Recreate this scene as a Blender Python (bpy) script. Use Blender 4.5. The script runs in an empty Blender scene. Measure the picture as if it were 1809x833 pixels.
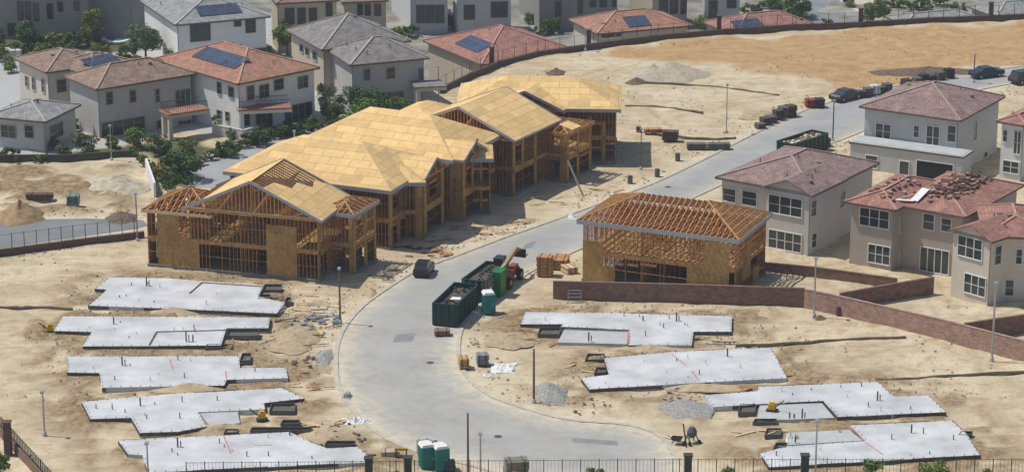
import bpy, math, random
import numpy as np
from mathutils import Vector, Matrix
R = math.radians
random.seed(7)
rng = np.random.default_rng(11)
sc = bpy.context.scene
COL = sc.collection

# ---------------------------------------------------------------- camera, sky, sun, exposure
CH, PITCH, FPX = 87.0, R(17.0), 4840.0
cam = bpy.data.cameras.new('camera'); camo = bpy.data.objects.new('camera', cam); COL.objects.link(camo)
camo.location = (0, 0, CH); camo.rotation_euler = (math.pi/2-PITCH, 0, 0)
cam.sensor_width = 36; cam.lens = 36*FPX/1809.0; cam.clip_start = 1; cam.clip_end = 9000
sc.camera = camo
SUN_DIR = Vector((-0.97, 0.25, 0)).normalized(); SUN_EL = R(61)
w = bpy.data.worlds.new('World'); sc.world = w; w.use_nodes = True
nt = w.node_tree; bg = nt.nodes['Background']
sky = nt.nodes.new('ShaderNodeTexSky'); sky.sky_type = 'NISHITA'; sky.sun_disc = False
sky.sun_elevation = SUN_EL; sky.sun_rotation = math.atan2(SUN_DIR.x, SUN_DIR.y)
nt.links.new(sky.outputs[0], bg.inputs[0]); bg.inputs[1].default_value = 0.10
sl = bpy.data.lights.new('sun', 'SUN'); sl.energy = 3.8; sl.angle = R(0.53); sl.color = (1, .955, .88)
so = bpy.data.objects.new('sun', sl); COL.objects.link(so)
sd = Vector((SUN_DIR.x*math.cos(SUN_EL), SUN_DIR.y*math.cos(SUN_EL), math.sin(SUN_EL)))
so.rotation_euler = sd.to_track_quat('Z', 'Y').to_euler(); so.location = sd*200
sc.view_settings.view_transform = 'Standard'; sc.view_settings.look = 'None'
sc.view_settings.exposure = 0.0; sc.view_settings.gamma = 1.0
sc.render.engine = 'CYCLES'

# ---------------------------------------------------------------- pixel -> world helpers (photograph pixels, 1809x833)
def ray(px, py):
    u = (px-904.5)/FPX; v = (416.5-py)/FPX
    c, s = math.cos(PITCH), math.sin(PITCH)
    return Vector((u, c+v*s, -s+v*c))
def G(px, py, z=0.0):
    d = ray(px, py); t = (z-CH)/d.z
    return Vector((d.x*t, d.y*t, z))
def on_wall(px, py, A, B):
    n = Vector((B.y-A.y, A.x-B.x, 0)); d = ray(px, py)
    t = n.dot(A-Vector((0, 0, CH)))/n.dot(d)
    return Vector((0, 0, CH))+d*t
def P3(l, z=0.0): return [G(a, b, z) for a, b in l]

# ---------------------------------------------------------------- materials
MATS = {}
def mat(name, col, rough=0.8, var=0.12, vscale=1.5, pattern=None, bump=0.0, spec=0.3, metal=0.0, col2=None, pcol=None, psize=(1, 1), detail=4.0, mort=.03, fine=0.0, bvar=.18):
    if name in MATS: return MATS[name]
    m = bpy.data.materials.new(name); m.use_nodes = True; n = m.node_tree.nodes; l = m.node_tree.links
    b = n['Principled BSDF']; b.inputs['Roughness'].default_value = rough
    b.inputs['Specular IOR Level'].default_value = spec; b.inputs['Metallic'].default_value = metal
    geo = n.new('ShaderNodeNewGeometry')
    c2 = col2 or tuple(c*(1-var*2) for c in col)
    nz = n.new('ShaderNodeTexNoise'); nz.inputs['Scale'].default_value = vscale; nz.inputs['Detail'].default_value = detail
    nz.inputs['Roughness'].default_value = .6
    l.new(geo.outputs['Position'], nz.inputs['Vector'])
    rp = n.new('ShaderNodeValToRGB'); rp.color_ramp.elements[0].position = .32; rp.color_ramp.elements[1].position = .68
    rp.color_ramp.elements[0].color = (*c2, 1); rp.color_ramp.elements[1].color = (*[min(1, c*(1+var*.6)) for c in col], 1)
    l.new(nz.outputs['Fac'], rp.inputs['Fac']); out = rp.outputs['Color']
    if pattern == 'brick':
        uv = n.new('ShaderNodeUVMap'); bk = n.new('ShaderNodeTexBrick')
        bk.inputs['Scale'].default_value = 1.0; bk.inputs['Brick Width'].default_value = psize[0]; bk.inputs['Row Height'].default_value = psize[1]
        bk.inputs['Mortar Size'].default_value = mort; bk.inputs['Mortar Smooth'].default_value = .2
        bk.inputs['Color1'].default_value = (1+bvar, 1+bvar, 1+bvar, 1); bk.inputs['Color2'].default_value = (1-bvar*1.2, 1-bvar*1.2, 1-bvar*1.2, 1)
        pc = pcol or (.5, .5, .5); bk.inputs['Mortar'].default_value = (*pc, 1)
        l.new(uv.outputs[0], bk.inputs['Vector'])
        mx = n.new('ShaderNodeMix'); mx.data_type = 'RGBA'; mx.blend_type = 'MULTIPLY'; mx.inputs[0].default_value = 1
        l.new(out, mx.inputs[6]); l.new(bk.outputs['Color'], mx.inputs[7]); out = mx.outputs[2]
    if fine:
        n2 = n.new('ShaderNodeTexNoise'); n2.inputs['Scale'].default_value = 9; n2.inputs['Detail'].default_value = 3
        l.new(geo.outputs['Position'], n2.inputs['Vector'])
        mr = n.new('ShaderNodeMapRange'); mr.inputs[1].default_value = .3; mr.inputs[2].default_value = .7
        mr.inputs[3].default_value = 1-fine; mr.inputs[4].default_value = 1+fine
        l.new(n2.outputs['Fac'], mr.inputs[0])
        mx = n.new('ShaderNodeVectorMath'); mx.operation = 'SCALE'; l.new(out, mx.inputs[0]); l.new(mr.outputs[0], mx.inputs['Scale']); out = mx.outputs[0]
    l.new(out, b.inputs['Base Color'])
    if bump:
        bp = n.new('ShaderNodeBump'); bp.inputs['Strength'].default_value = bump; bp.inputs['Distance'].default_value = .1
        nb = n.new('ShaderNodeTexNoise'); nb.inputs['Scale'].default_value = vscale*4; nb.inputs['Detail'].default_value = 5
        l.new(geo.outputs['Position'], nb.inputs['Vector']); l.new(nb.outputs['Fac'], bp.inputs['Height']); l.new(bp.outputs[0], b.inputs['Normal'])
    MATS[name] = m; return m

# ---------------------------------------------------------------- mesh builder
class MB:
    def __init__(s): s.v = []; s.f = []
    def add(s, vs, fs):
        o = len(s.v); s.v += [tuple(v) for v in vs]; s.f += [tuple(o+i for i in f) for f in fs]; return s
    def prism(s, poly, z0, z1):
        n = len(poly); vs = [(p[0], p[1], z0) for p in poly]+[(p[0], p[1], z1) for p in poly]
        a = sum(poly[i][0]*poly[(i+1) % n][1]-poly[(i+1) % n][0]*poly[i][1] for i in range(n))
        fs = [tuple(range(n-1, -1, -1)), tuple(range(n, 2*n))]+[(i, (i+1) % n, n+(i+1) % n, n+i) for i in range(n)]
        if a < 0: fs = [tuple(reversed(f)) for f in fs]
        return s.add(vs, fs)
    def box(s, c, d, rz=0.0):
        hx, hy, hz = d[0]/2, d[1]/2, d[2]/2; cs, sn = math.cos(rz), math.sin(rz)
        pts = [(c[0]+x*cs-y*sn, c[1]+x*sn+y*cs) for x, y in ((-hx, -hy), (hx, -hy), (hx, hy), (-hx, hy))]
        return s.prism(pts, c[2]-hz, c[2]+hz)
    def beam(s, P, Q, w, h=None, up=(0, 0, 1)):
        P = Vector(P); Q = Vector(Q); h = h or w; d = (Q-P)
        if d.length < 1e-6: return s
        d.normalize(); u = Vector(up)
        if abs(d.dot(u)) > .98: u = Vector((0, 1, 0)) if abs(d.y) < .9 else Vector((1, 0, 0))
        x = d.cross(u).normalized()*(w/2); y = x.cross(d).normalized()*(h/2)
        vs = [p+a*x+b*y for p in (P, Q) for a, b in ((-1, -1), (1, -1), (1, 1), (-1, 1))]
        return s.add(vs, [(0, 1, 2, 3), (7, 6, 5, 4), (0, 4, 5, 1), (1, 5, 6, 2), (2, 6, 7, 3), (3, 7, 4, 0)])
    def tube(s, P, Q, r0, r1=None, n=8):
        P = Vector(P); Q = Vector(Q); r1 = r0 if r1 is None else r1; d = (Q-P).normalized()
        u = Vector((0, 0, 1)) if abs(d.z) < .9 else Vector((1, 0, 0)); x = d.cross(u).normalized(); y = x.cross(d)
        vs = []
        for p, r in ((P, r0), (Q, r1)):
            for i in range(n):
                a = 2*math.pi*i/n; vs.append(p+x*math.cos(a)*r+y*math.sin(a)*r)
        return s.add(vs, [tuple(range(n)), tuple(range(2*n-1, n-1, -1))]+[(i, n+i, n+(i+1) % n, (i+1) % n) for i in range(n)])
    def lathe(s, prof, n=14, c=(0, 0, 0)):
        vs = []
        for r, z in prof:
            for i in range(n):
                a = 2*math.pi*i/n; vs.append((c[0]+r*math.cos(a), c[1]+r*math.sin(a), c[2]+z))
        fs = []
        for k in range(len(prof)-1):
            for i in range(n): fs.append((k*n+i, k*n+(i+1) % n, (k+1)*n+(i+1) % n, (k+1)*n+i))
        fs += [tuple(range(n-1, -1, -1)), tuple(range((len(prof)-1)*n, len(prof)*n))]
        return s.add(vs, fs)
    def shell(s, verts, faces, t):
        """closed thin shell: top faces plus the same faces lowered by t, with edges"""
        n = len(verts); low = [(v[0], v[1], v[2]-t) for v in verts]
        cnt = {}
        for f in faces:
            for i in range(len(f)):
                e = (f[i], f[(i+1) % len(f)]); cnt[e] = cnt.get(e, 0)+1
        fs = [tuple(f) for f in faces]+[tuple(n+i for i in reversed(f)) for f in faces]
        for (a, b) in list(cnt):
            if (b, a) not in cnt: fs.append((b, a, n+a, n+b))
        return s.add(list(verts)+low, fs)
    def rock(s, c, r, seed=0):
        rr = random.Random(seed); n = 7; vs = []
        for k, (z, q) in enumerate(((-.3, .7), (.15, 1.0), (.6, .6))):
            for i in range(n):
                a = 2*math.pi*i/n+rr.uniform(-.2, .2); q2 = q*rr.uniform(.75, 1.15)
                vs.append((c[0]+r[0]*q2*math.cos(a), c[1]+r[1]*q2*math.sin(a), c[2]+r[2]*(z+rr.uniform(-.1, .1))))
        fs = [tuple(range(2*n, 3*n)), tuple(range(n-1, -1, -1))]
        for k in range(2):
            for i in range(n): fs.append((k*n+i, k*n+(i+1) % n, (k+1)*n+(i+1) % n, (k+1)*n+i))
        return s.add(vs, fs)
    def build(s, name, m, parent=None, origin=None, uv=True, smooth=False, label=None):
        if origin is None: origin = parent['_o'] if (parent is not None and '_o' in parent) else None
        me = bpy.data.meshes.new(name); vs = s.v
        if origin is not None: vs = [(x-origin[0], y-origin[1], z-origin[2]) for x, y, z in vs]
        me.from_pydata(vs, [], s.f); me.materials.append(m)
        if uv and len(s.f) < 60000:
            ul = me.uv_layers.new(name='UVMap'); dat = np.empty((len(me.loops), 2), dtype=np.float32); Z = Vector((0, 0, 1))
            k = 0
            for p in me.polygons:
                nn = p.normal
                if abs(nn.z) > .985: t = Vector((1, 0, 0)); b = Vector((0, 1, 0))
                else: t = Z.cross(nn).normalized(); b = nn.cross(t)
                for vi in p.vertices:
                    co = me.vertices[vi].co; dat[k] = (co.dot(t), co.dot(b)); k += 1
            ul.data.foreach_set('uv', dat.ravel())
        if smooth: me.polygons.foreach_set('use_smooth', [True]*len(me.polygons))
        me.update()
        o = bpy.data.objects.new(name, me); COL.objects.link(o)
        if parent is not None:
            o.parent = parent
        elif origin is not None: o.location = origin
        if label: o['label'] = label
        return o
ORI = {}
def root(name, label, cat, loc, rz=0.0, group=None, local=False):
    o = bpy.data.objects.new(name, None); COL.objects.link(o); o.location = loc; o.rotation_euler = (0, 0, rz)
    o['label'] = label; o['category'] = cat; o.empty_display_size = .5
    if group: o['group'] = group
    ORI[o.name] = None if local else tuple(loc)
    return o
def part(mb, name, m, parent, label=None, **k):
    """mb in world coordinates for world-built things, in local coordinates for props"""
    p = parent
    while p.parent is not None: p = p.parent
    return mb.build(name, m, parent, origin=ORI.get(p.name), label=label, **k)
def tag(o, label=None, cat=None, group=None, kind=None):
    if label: o['label'] = label
    if cat: o['category'] = cat
    if group: o['group'] = group
    if kind: o['kind'] = kind
    return o
def solo(mb, name, m, label, cat, loc, rz=0.0, group=None, **k):
    o = mb.build(name, m, None, None, **k); o.location = loc; o.rotation_euler = (0, 0, rz)
    return tag(o, label, cat, group)
def copy_tree(src, loc, rz, label, group=None):
    def cp(o, par):
        c = o.copy(); COL.objects.link(c); c.parent = par
        for ch in o.children: cp(ch, c)
        return c
    c = cp(src, None); c.location = loc; c.rotation_euler = (0, 0, rz); c['label'] = label
    if group: c['group'] = group
    return c
def set_z(o, z): o.location.z = z; return o
def head(a, b):
    """heading (rot z) of the world direction between two ground pixels"""
    d = G(*b)-G(*a); return math.atan2(d.y, d.x)
# ---------------------------------------------------------------- palette
M_glass = mat('window_glass', (.035, .05, .055), .15, .1, 3, spec=.6)
M_white = mat('white_trim', (.72, .72, .7), .6, .03)
M_stud = mat('stud_wood', (.50, .25, .10), .8, .25, 3)
M_truss = mat('truss_wood', (.66, .36, .155), .8, .2, 2)
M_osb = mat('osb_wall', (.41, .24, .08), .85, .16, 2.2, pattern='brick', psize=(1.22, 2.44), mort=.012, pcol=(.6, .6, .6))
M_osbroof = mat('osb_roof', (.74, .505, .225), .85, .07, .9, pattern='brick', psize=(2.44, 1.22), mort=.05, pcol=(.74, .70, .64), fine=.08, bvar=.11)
M_paper = mat('roof_underlay', (.38, .41, .43), .7, .1)
M_fasc = mat('primed_fascia', (.36, .38, .40), .7, .08)
M_pale = mat('pale_lumber', (.66, .50, .30), .8, .12, 3)
M_conc = mat('fresh_concrete', (.575, .585, .59), .75, .15, .3, bump=.15, fine=.10, detail=9)
M_conc2 = mat('grey_concrete', (.46, .475, .47), .8, .08, .7)
M_shadeslab = mat('shaded_slab', (.27, .235, .19), .9, .15, 1.2)  # slab concrete darkened in colour to stand for shade inside the frames
M_form = mat('form_board', (.13, .10, .08), .85, .3, 4)
M_block = mat('slump_block', (.24, .145, .11), .9, .12, 1.2, pattern='brick', psize=(.4, .2), mort=.012, pcol=(.75, .75, .75))
M_blockdark = mat('dark_block', (.13, .085, .07), .9, .12, 1.2, pattern='brick', psize=(.4, .2), mort=.012, pcol=(.8, .8, .8))
M_iron = mat('fence_iron', (.045, .06, .06), .5, .1)
M_dark = mat('dark_paint', (.03, .035, .04), .4, .1)
M_rubber = mat('rubber', (.02, .02, .02), .8, .1)
M_steel = mat('galvanised_steel', (.42, .45, .47), .45, .1, metal=.6)
M_solar = mat('solar_panel', (.05, .065, .10), .2, .1, pattern='brick', psize=(1.0, 1.65), mort=.03, pcol=(2.2, 2.2, 2.2), spec=.6)

# ---------------------------------------------------------------- terrain
ROAD = [(1830, 116), (1700, 132), (1560, 158), (1480, 178), (1420, 197), (1340, 234), (1240, 285), (1160, 323), (1080, 353), (1000, 383), (900, 418), (810, 452), (740, 478), (690, 508), (640, 545), (606, 590), (597, 640), (605, 690), (640, 738), (690, 776), (760, 803), (840, 822), (930, 850), (1230, 850), (1185, 800), (1165, 772), (1110, 752), (1000, 742), (905, 716), (850, 692), (815, 655), (806, 615), (815, 575), (850, 535), (905, 498), (955, 468), (1020, 440), (1130, 392), (1230, 345), (1330, 300), (1440, 262), (1500, 240), (1560, 215), (1700, 165), (1830, 140)]
ROAD2 = [(-60, 393), (60, 388), (150, 386), (252, 389), (262, 398), (240, 404), (130, 420), (-60, 446)]
ROAD3 = [(345, 330), (352, 292), (400, 268), (470, 244), (560, 226), (640, 212), (640, 232), (580, 246), (540, 262), (470, 290), (420, 330)]
WALLTOP = [(1900, 30), (1750, 37), (1640, 41), (1520, 49), (1400, 53), (1270, 62), (1150, 73), (1040, 88), (950, 101), (880, 119), (830, 140), (778, 166)]
def polyw(l, z=0): return np.array([[p.x, p.y] for p in P3(l, z)])
def sdist(X, Y, poly, closed=True):
    """distance to polygon edge, negative inside"""
    n = len(poly); d = np.full(X.shape, 1e9); ins = np.zeros(X.shape, bool)
    for i in range(n if closed else n-1):
        ax, ay = poly[i]; bx, by = poly[(i+1) % n]; ex, ey = bx-ax, by-ay
        t = np.clip(((X-ax)*ex+(Y-ay)*ey)/(ex*ex+ey*ey+1e-9), 0, 1)
        d = np.minimum(d, np.hypot(X-ax-t*ex, Y-ay-t*ey))
        c = ((ay > Y) != (by > Y)) & (X < (bx-ax)*(Y-ay)/(by-ay+1e-12)+ax); ins ^= c
    return np.where(ins, -d, d) if closed else d
def smooth(x): x = np.clip(x, 0, 1); return x*x*(3-2*x)
def vnoise(X, Y, s, seed):
    r = np.random.default_rng(seed); T = r.random((256, 256)); x = X/s; y = Y/s
    xi = np.floor(x).astype(int); yi = np.floor(y).astype(int); fx = x-xi; fy = y-yi
    fx = fx*fx*(3-2*fx); fy = fy*fy*(3-2*fy); g = lambda a, b: T[a % 256, b % 256]
    return (g(xi, yi)*(1-fx)+g(xi+1, yi)*fx)*(1-fy)+(g(xi, yi+1)*(1-fx)+g(xi+1, yi+1)*fx)*fy
wt = polyw(WALLTOP)
DROP = -7.0
low_poly = np.array([list(p) for p in wt]+[[-12, 352], [-30, 385], [-48, 420], [-160, 700], [-160, 2500], [900, 2500], [900, 700], [300, 460]])
roadp = [polyw(ROAD), polyw(ROAD2), polyw(ROAD3)]
xs = np.concatenate([-np.geomspace(3200, 92, 26), np.arange(-90, 90.1, .6), np.geomspace(92, 3200, 26)])
ys = np.concatenate([-np.geomspace(600, 4, 8), np.geomspace(8, 208, 20), np.arange(210, 436, .6), np.geomspace(438, 6000, 36)])
X, Y = np.meshgrid(xs, ys)
drop = smooth(-sdist(X, Y, low_poly)/5.0)
rd = np.minimum.reduce([sdist(X, Y, p) for p in roadp])
off = smooth((rd-1.0)/3.0)
SLABS = {
 'L1': [(194, 489), (300, 491), (360, 496), (466, 503), (456, 523), (503, 534), (489, 553), (400, 549), (156, 539), (188, 512), (168, 510)],
 'L2': [(111, 558), (477, 560), (474, 579), (400, 579), (390, 610), (146, 611), (162, 586), (95, 584)],
 'L3': [(119, 629), (422, 628), (424, 649), (505, 649), (509, 667), (400, 670), (396, 680), (180, 684), (176, 658), (119, 657)],
 'L4': [(145, 709), (300, 695), (498, 685), (538, 703), (466, 711), (468, 722), (350, 727), (365, 752), (312, 762), (248, 764), (232, 737), (160, 739)],
 'L5': [(209, 777), (395, 768), (512, 762), (545, 778), (578, 791), (633, 788), (657, 811), (648, 816), (340, 830), (262, 834), (252, 803), (226, 801)],
 'R1': [(928, 550), (1110, 553), (1293, 558), (1292, 586), (1225, 586), (1222, 609), (1110, 609), (1110, 582), (990, 577), (995, 572), (920, 572)],
 'R2': [(1067, 632), (1185, 621), (1362, 613), (1376, 640), (1390, 667), (1237, 675), (1042, 687), (1027, 667), (1076, 661)],
 'R3': [(1245, 697), (1338, 690), (1340, 682), (1552, 674), (1578, 699), (1641, 698), (1671, 727), (1575, 731), (1480, 736), (1455, 708), (1340, 713), (1260, 718)],
 'R4': [(1502, 750), (1682, 742), (1708, 766), (1731, 803), (1359, 824), (1343, 800), (1390, 787), (1530, 778)]}
slabp = {k: polyw(v, .35) for k, v in SLABS.items()}
ds = np.minimum.reduce([sdist(X, Y, p) for p in slabp.values()])
n1 = vnoise(X, Y, 9, 1); n2 = vnoise(X, Y, 3.1, 2); n3 = vnoise(X, Y, 1.3, 3); n4 = vnoise(X, Y, 25, 4)
H = ((n1-.5)*.25+(n2-.5)*.2+(n3-.5)*(.12+.22*np.exp(-(ds/4)**2)))*off
H += .22*np.exp(-((ds-1.1)/.8)**2)*np.clip(n2*1.6-.6, 0, 1)*off          # loose spoil thrown up round the slabs
H = np.minimum(H, np.where(ds < .5, .05, 9))
far = np.hypot(X, Y-320)
H = H*(far < 400)+DROP*drop
def blob(px, py, rx, ry, h, z=0):
    global H
    c = G(px, py, z); d = np.sqrt(((X-c.x)/rx)**2+((Y-c.y)/ry)**2)
    H = H+h*np.clip(1-d, 0, 1)**1.1*(1+.35*(n3-.5))
# eroded left bank
bank = polyw([(-80, 292), (252, 286), (262, 330), (256, 384), (-80, 386)])
kb = smooth(-sdist(X, Y, bank)/3)
H += kb*((n2-.4)*.7+(n3-.5)*.4+.15)
golden = polyw([(1045, 92), (1270, 66), (1520, 54), (1900, 34), (1900, 128), (1740, 118), (1600, 140), (1485, 168), (1455, 142), (1330, 122), (1180, 108)])
kg = smooth((-sdist(X, Y, golden)+(n2-.5)*4+(n1-.5)*5)/2.5+.4)
veg = np.minimum.reduce([sdist(X, Y, polyw(p)) for p in (
    [(225, 262), (330, 240), (400, 262), (560, 222), (700, 195), (690, 215), (560, 232), (470, 250), (360, 285), (345, 335), (285, 335), (270, 285)],
    [(-80, 55), (240, 45), (260, 92), (0, 100), (-80, 110)], [(100, 268), (235, 262), (245, 276), (-60, 288), (-60, 276)])])
kv = smooth((-veg+(n2-.5)*3)/1.5+.3)
kd = np.maximum(kb*np.clip((n2*.7+n3*.5-.47)*8, 0, 1), 0)
paved = smooth(-(np.minimum.reduce([sdist(X, Y, polyw(p)) for p in ([(-150, 100), (-40, 20), (480, 20), (700, 60), (760, 160), (690, 195), (560, 215), (470, 240), (330, 235), (240, 235), (-150, 250)], [(-60, 255), (120, 255), (240, 240), (225, 262), (100, 270), (-60, 280)], [(540, 100), (600, 170), (560, 220), (600, 215), (650, 190), (600, 100)])]))/1.0)
# dirt tones
disturbed = smooth((7.0-ds)/6)*np.clip((n3*.8+n2*.8-.62)*4.5, 0, 1)
trk = np.zeros_like(X); rt = random.Random(5)
for k in range(34):
    ax_, ay_ = rt.uniform(-45, 60), rt.uniform(238, 345); a_ = rt.uniform(-.5, .5)+(0 if rt.random() < .7 else 1.3); bend = rt.uniform(-.03, .03); P_ = []
    for q in range(16): P_.append([ax_, ay_]); ax_ += math.cos(a_)*2; ay_ += math.sin(a_)*2; a_ += bend*2
    P_ = np.array(P_); m_ = (np.abs(X-P_[:, 0].mean()) < 24) & (np.abs(Y-P_[:, 1].mean()) < 24)
    for o_ in (-.95, .95):
        d_ = sdist(X[m_], Y[m_], P_+np.array([-math.sin(a_), math.cos(a_)])*o_, closed=False); trk[m_] = np.maximum(trk[m_], np.clip(1-d_/.5, 0, 1)*rt.uniform(.35, .7))
trk *= off*(ds > .6)*(drop < .05); H -= trk*.08
disturbed = np.maximum(disturbed, trk*.75)
disturbed = np.maximum(disturbed, smooth((4-rd)/4)*np.clip((n3-.45)*3, 0, 1)*off*.7)
me = bpy.data.meshes.new('ground'); ny, nx = X.shape
co = np.stack([X, Y, H], -1).reshape(-1, 3)
idx = np.arange(nx*ny).reshape(ny, nx)
q = np.stack([idx[:-1, :-1], idx[:-1, 1:], idx[1:, 1:], idx[1:, :-1]], -1).reshape(-1, 4)
me.vertices.add(len(co)); me.vertices.foreach_set('co', co.ravel())
me.loops.add(q.size); me.loops.foreach_set('vertex_index', q.ravel().astype(np.int32))
me.polygons.add(len(q)); me.polygons.foreach_set('loop_start', np.arange(0, q.size, 4, dtype=np.int32)); me.polygons.foreach_set('loop_total', np.full(len(q), 4, dtype=np.int32))
me.update(); me.validate(); me.polygons.foreach_set('use_smooth', [True]*len(me.polygons))
pale = np.maximum(kb*np.clip((.62-n2)*5, 0, 1)*smooth((vnoise(X, Y, 6, 8)-.35)*4), smooth((3.2-rd)/3.2)*.75*np.clip(1.3-n3, 0, 1)*(drop < .1))
for nm, arr in (('golden', kg), ('pale', pale), ('veg', kv), ('dark', np.maximum(kd, disturbed)), ('paved', paved), ('lower', drop)):
    a = me.attributes.new(nm, 'FLOAT', 'POINT'); a.data.foreach_set('value', arr.ravel().astype(np.float32))
gr = bpy.data.objects.new('ground', me); COL.objects.link(gr); gr['kind'] = 'structure'
def ground_mat():
    m = bpy.data.materials.new('dirt'); m.use_nodes = True; n = m.node_tree.nodes; l = m.node_tree.links
    b = n['Principled BSDF']; b.inputs['Roughness'].default_value = .95; b.inputs['Specular IOR Level'].default_value = .1
    geo = n.new('ShaderNodeNewGeometry')
    def noise(s, d=5, r=.6, vec=None, dist=0):
        z = n.new('ShaderNodeTexNoise'); z.inputs['Scale'].default_value = s; z.inputs['Detail'].default_value = d; z.inputs['Roughness'].default_value = r
        z.inputs['Distortion'].default_value = dist
        l.new(vec or geo.outputs['Position'], z.inputs['Vector']); return z.outputs['Fac']
    def ramp(f, c0, c1, p0=.35, p1=.65):
        r = n.new('ShaderNodeValToRGB'); r.color_ramp.elements[0].position = p0; r.color_ramp.elements[1].position = p1
        r.color_ramp.elements[0].color = (*c0, 1); r.color_ramp.elements[1].color = (*c1, 1); l.new(f, r.inputs['Fac']); return r.outputs['Color']
    def mix(f, a, bb, t='MIX'):
        x = n.new('ShaderNodeMix'); x.data_type = 'RGBA'; x.blend_type = t
        if isinstance(f, float): x.inputs[0].default_value = f
        else: l.new(f, x.inputs[0])
        for s, v in ((6, a), (7, bb)):
            if isinstance(v, tuple): x.inputs[s].default_value = (*v, 1)
            else: l.new(v, x.inputs[s])
        return x.outputs[2]
    def attr(nm):
        a = n.new('ShaderNodeAttribute'); a.attribute_name = nm; return a.outputs['Fac']
    base = ramp(noise(.11, 6, .62), (.455, .365, .235), (.635, .54, .38))
    base = mix(ramp(noise(.55, 5, .65, dist=.6), (0, 0, 0), (.75, .75, .75), .47, .62), base, (.40, .31, .185))
    mp = n.new('ShaderNodeMapping'); mp.inputs['Scale'].default_value = (.06, .9, 1); mp.inputs['Rotation'].default_value = (0, 0, R(6)); l.new(geo.outputs['Position'], mp.inputs['Vector'])
    base = mix(ramp(noise(1, 4, .6, vec=mp.outputs[0]), (0, 0, 0), (.5, .5, .5), .5, .66), base, (.64, .55, .40))
    base = mix(attr('pale'), base, ramp(noise(.9, 5), (.56, .47, .33), (.72, .65, .52)))
    base = mix(attr('dark'), base, ramp(noise(1.6, 4), (.20, .135, .075), (.38, .285, .17)))
    gold = ramp(noise(.4, 6, .65, dist=.8), (.35, .215, .10), (.51, .345, .18), .3, .7)
    base = mix(attr('golden'), base, gold)
    base = mix(attr('lower'), base, ramp(noise(.2), (.16, .15, .12), (.36, .34, .3)))
    base = mix(attr('paved'), base, (.42, .42, .41))
    base = mix(attr('veg'), base, ramp(noise(.8), (.05, .07, .03), (.16, .14, .07)))
    f = noise(5, 4, .7); mr = n.new('ShaderNodeMapRange'); mr.inputs[1].default_value = .3; mr.inputs[2].default_value = .7; mr.inputs[3].default_value = .86; mr.inputs[4].default_value = 1.12
    l.new(f, mr.inputs[0]); vs = n.new('ShaderNodeVectorMath'); vs.operation = 'SCALE'; l.new(base, vs.inputs[0]); l.new(mr.outputs[0], vs.inputs['Scale'])
    l.new(vs.outputs[0], b.inputs['Base Color'])
    bp = n.new('ShaderNodeBump'); bp.inputs['Strength'].default_value = .55; bp.inputs['Distance'].default_value = .25
    l.new(noise(1.8, 6, .7), bp.inputs['Height']); l.new(bp.outputs[0], b.inputs['Normal'])
    return m
me.materials.append(ground_mat())

# roads with kerbs
def road_mat():
    m = mat('asphalt', (.335, .34, .335), .9, .10, .22, bump=.05, detail=6, fine=.05); n = m.node_tree.nodes; l = m.node_tree.links; b = n['Principled BSDF']
    src = b.inputs['Base Color'].links[0].from_socket; at = n.new('ShaderNodeAttribute'); at.attribute_name = 'dust'
    geo = n.new('ShaderNodeNewGeometry'); nz = n.new('ShaderNodeTexNoise'); nz.inputs['Scale'].default_value = .7; nz.inputs['Detail'].default_value = 6; nz.inputs['Distortion'].default_value = 1; l.new(geo.outputs['Position'], nz.inputs['Vector'])
    mr = n.new('ShaderNodeMapRange'); mr.inputs[1].default_value = .3; mr.inputs[2].default_value = .7; mr.inputs[3].default_value = .35; mr.inputs[4].default_value = 1.35; l.new(nz.outputs['Fac'], mr.inputs[0])
    mu = n.new('ShaderNodeMath'); mu.operation = 'MULTIPLY'; mu.use_clamp = True; l.new(at.outputs['Fac'], mu.inputs[0]); l.new(mr.outputs[0], mu.inputs[1])
    mx = n.new('ShaderNodeMix'); mx.data_type = 'RGBA'; l.new(mu.outputs[0], mx.inputs[0]); l.new(src, mx.inputs[6]); mx.inputs[7].default_value = (.56, .50, .38, 1); l.new(mx.outputs[2], b.inputs['Base Color']); return m
M_road = road_mat()
M_kerb = mat('kerb_concrete', (.52, .47, .38), .85, .1, 1.0)
def flat_poly(pts, z, name, m):
    mb = MB(); mb.add([(p[0], p[1], z) for p in pts], [tuple(range(len(pts)))])
    o = mb.build(name, m); 
    if o.data.polygons[0].normal.z < 0: o.data.flip_normals()
    o['kind'] = 'structure'; return o
def smooth_line(pts, k=4):
    out = []
    P = [Vector((p[0], p[1])) for p in pts]
    for i in range(len(P)-1):
        a = P[max(i-1, 0)]; b = P[i]; c = P[i+1]; d = P[min(i+2, len(P)-1)]
        for j in range(k):
            t = j/k; out.append(.5*((2*b)+(c-a)*t+(2*a-5*b+4*c-d)*t*t+(3*b-a-3*c+d)*t**3))
    out.append(P[-1]); return out
ra = smooth_line(polyw(ROAD[:23])); rb = smooth_line(polyw(ROAD[23:]))
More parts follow.
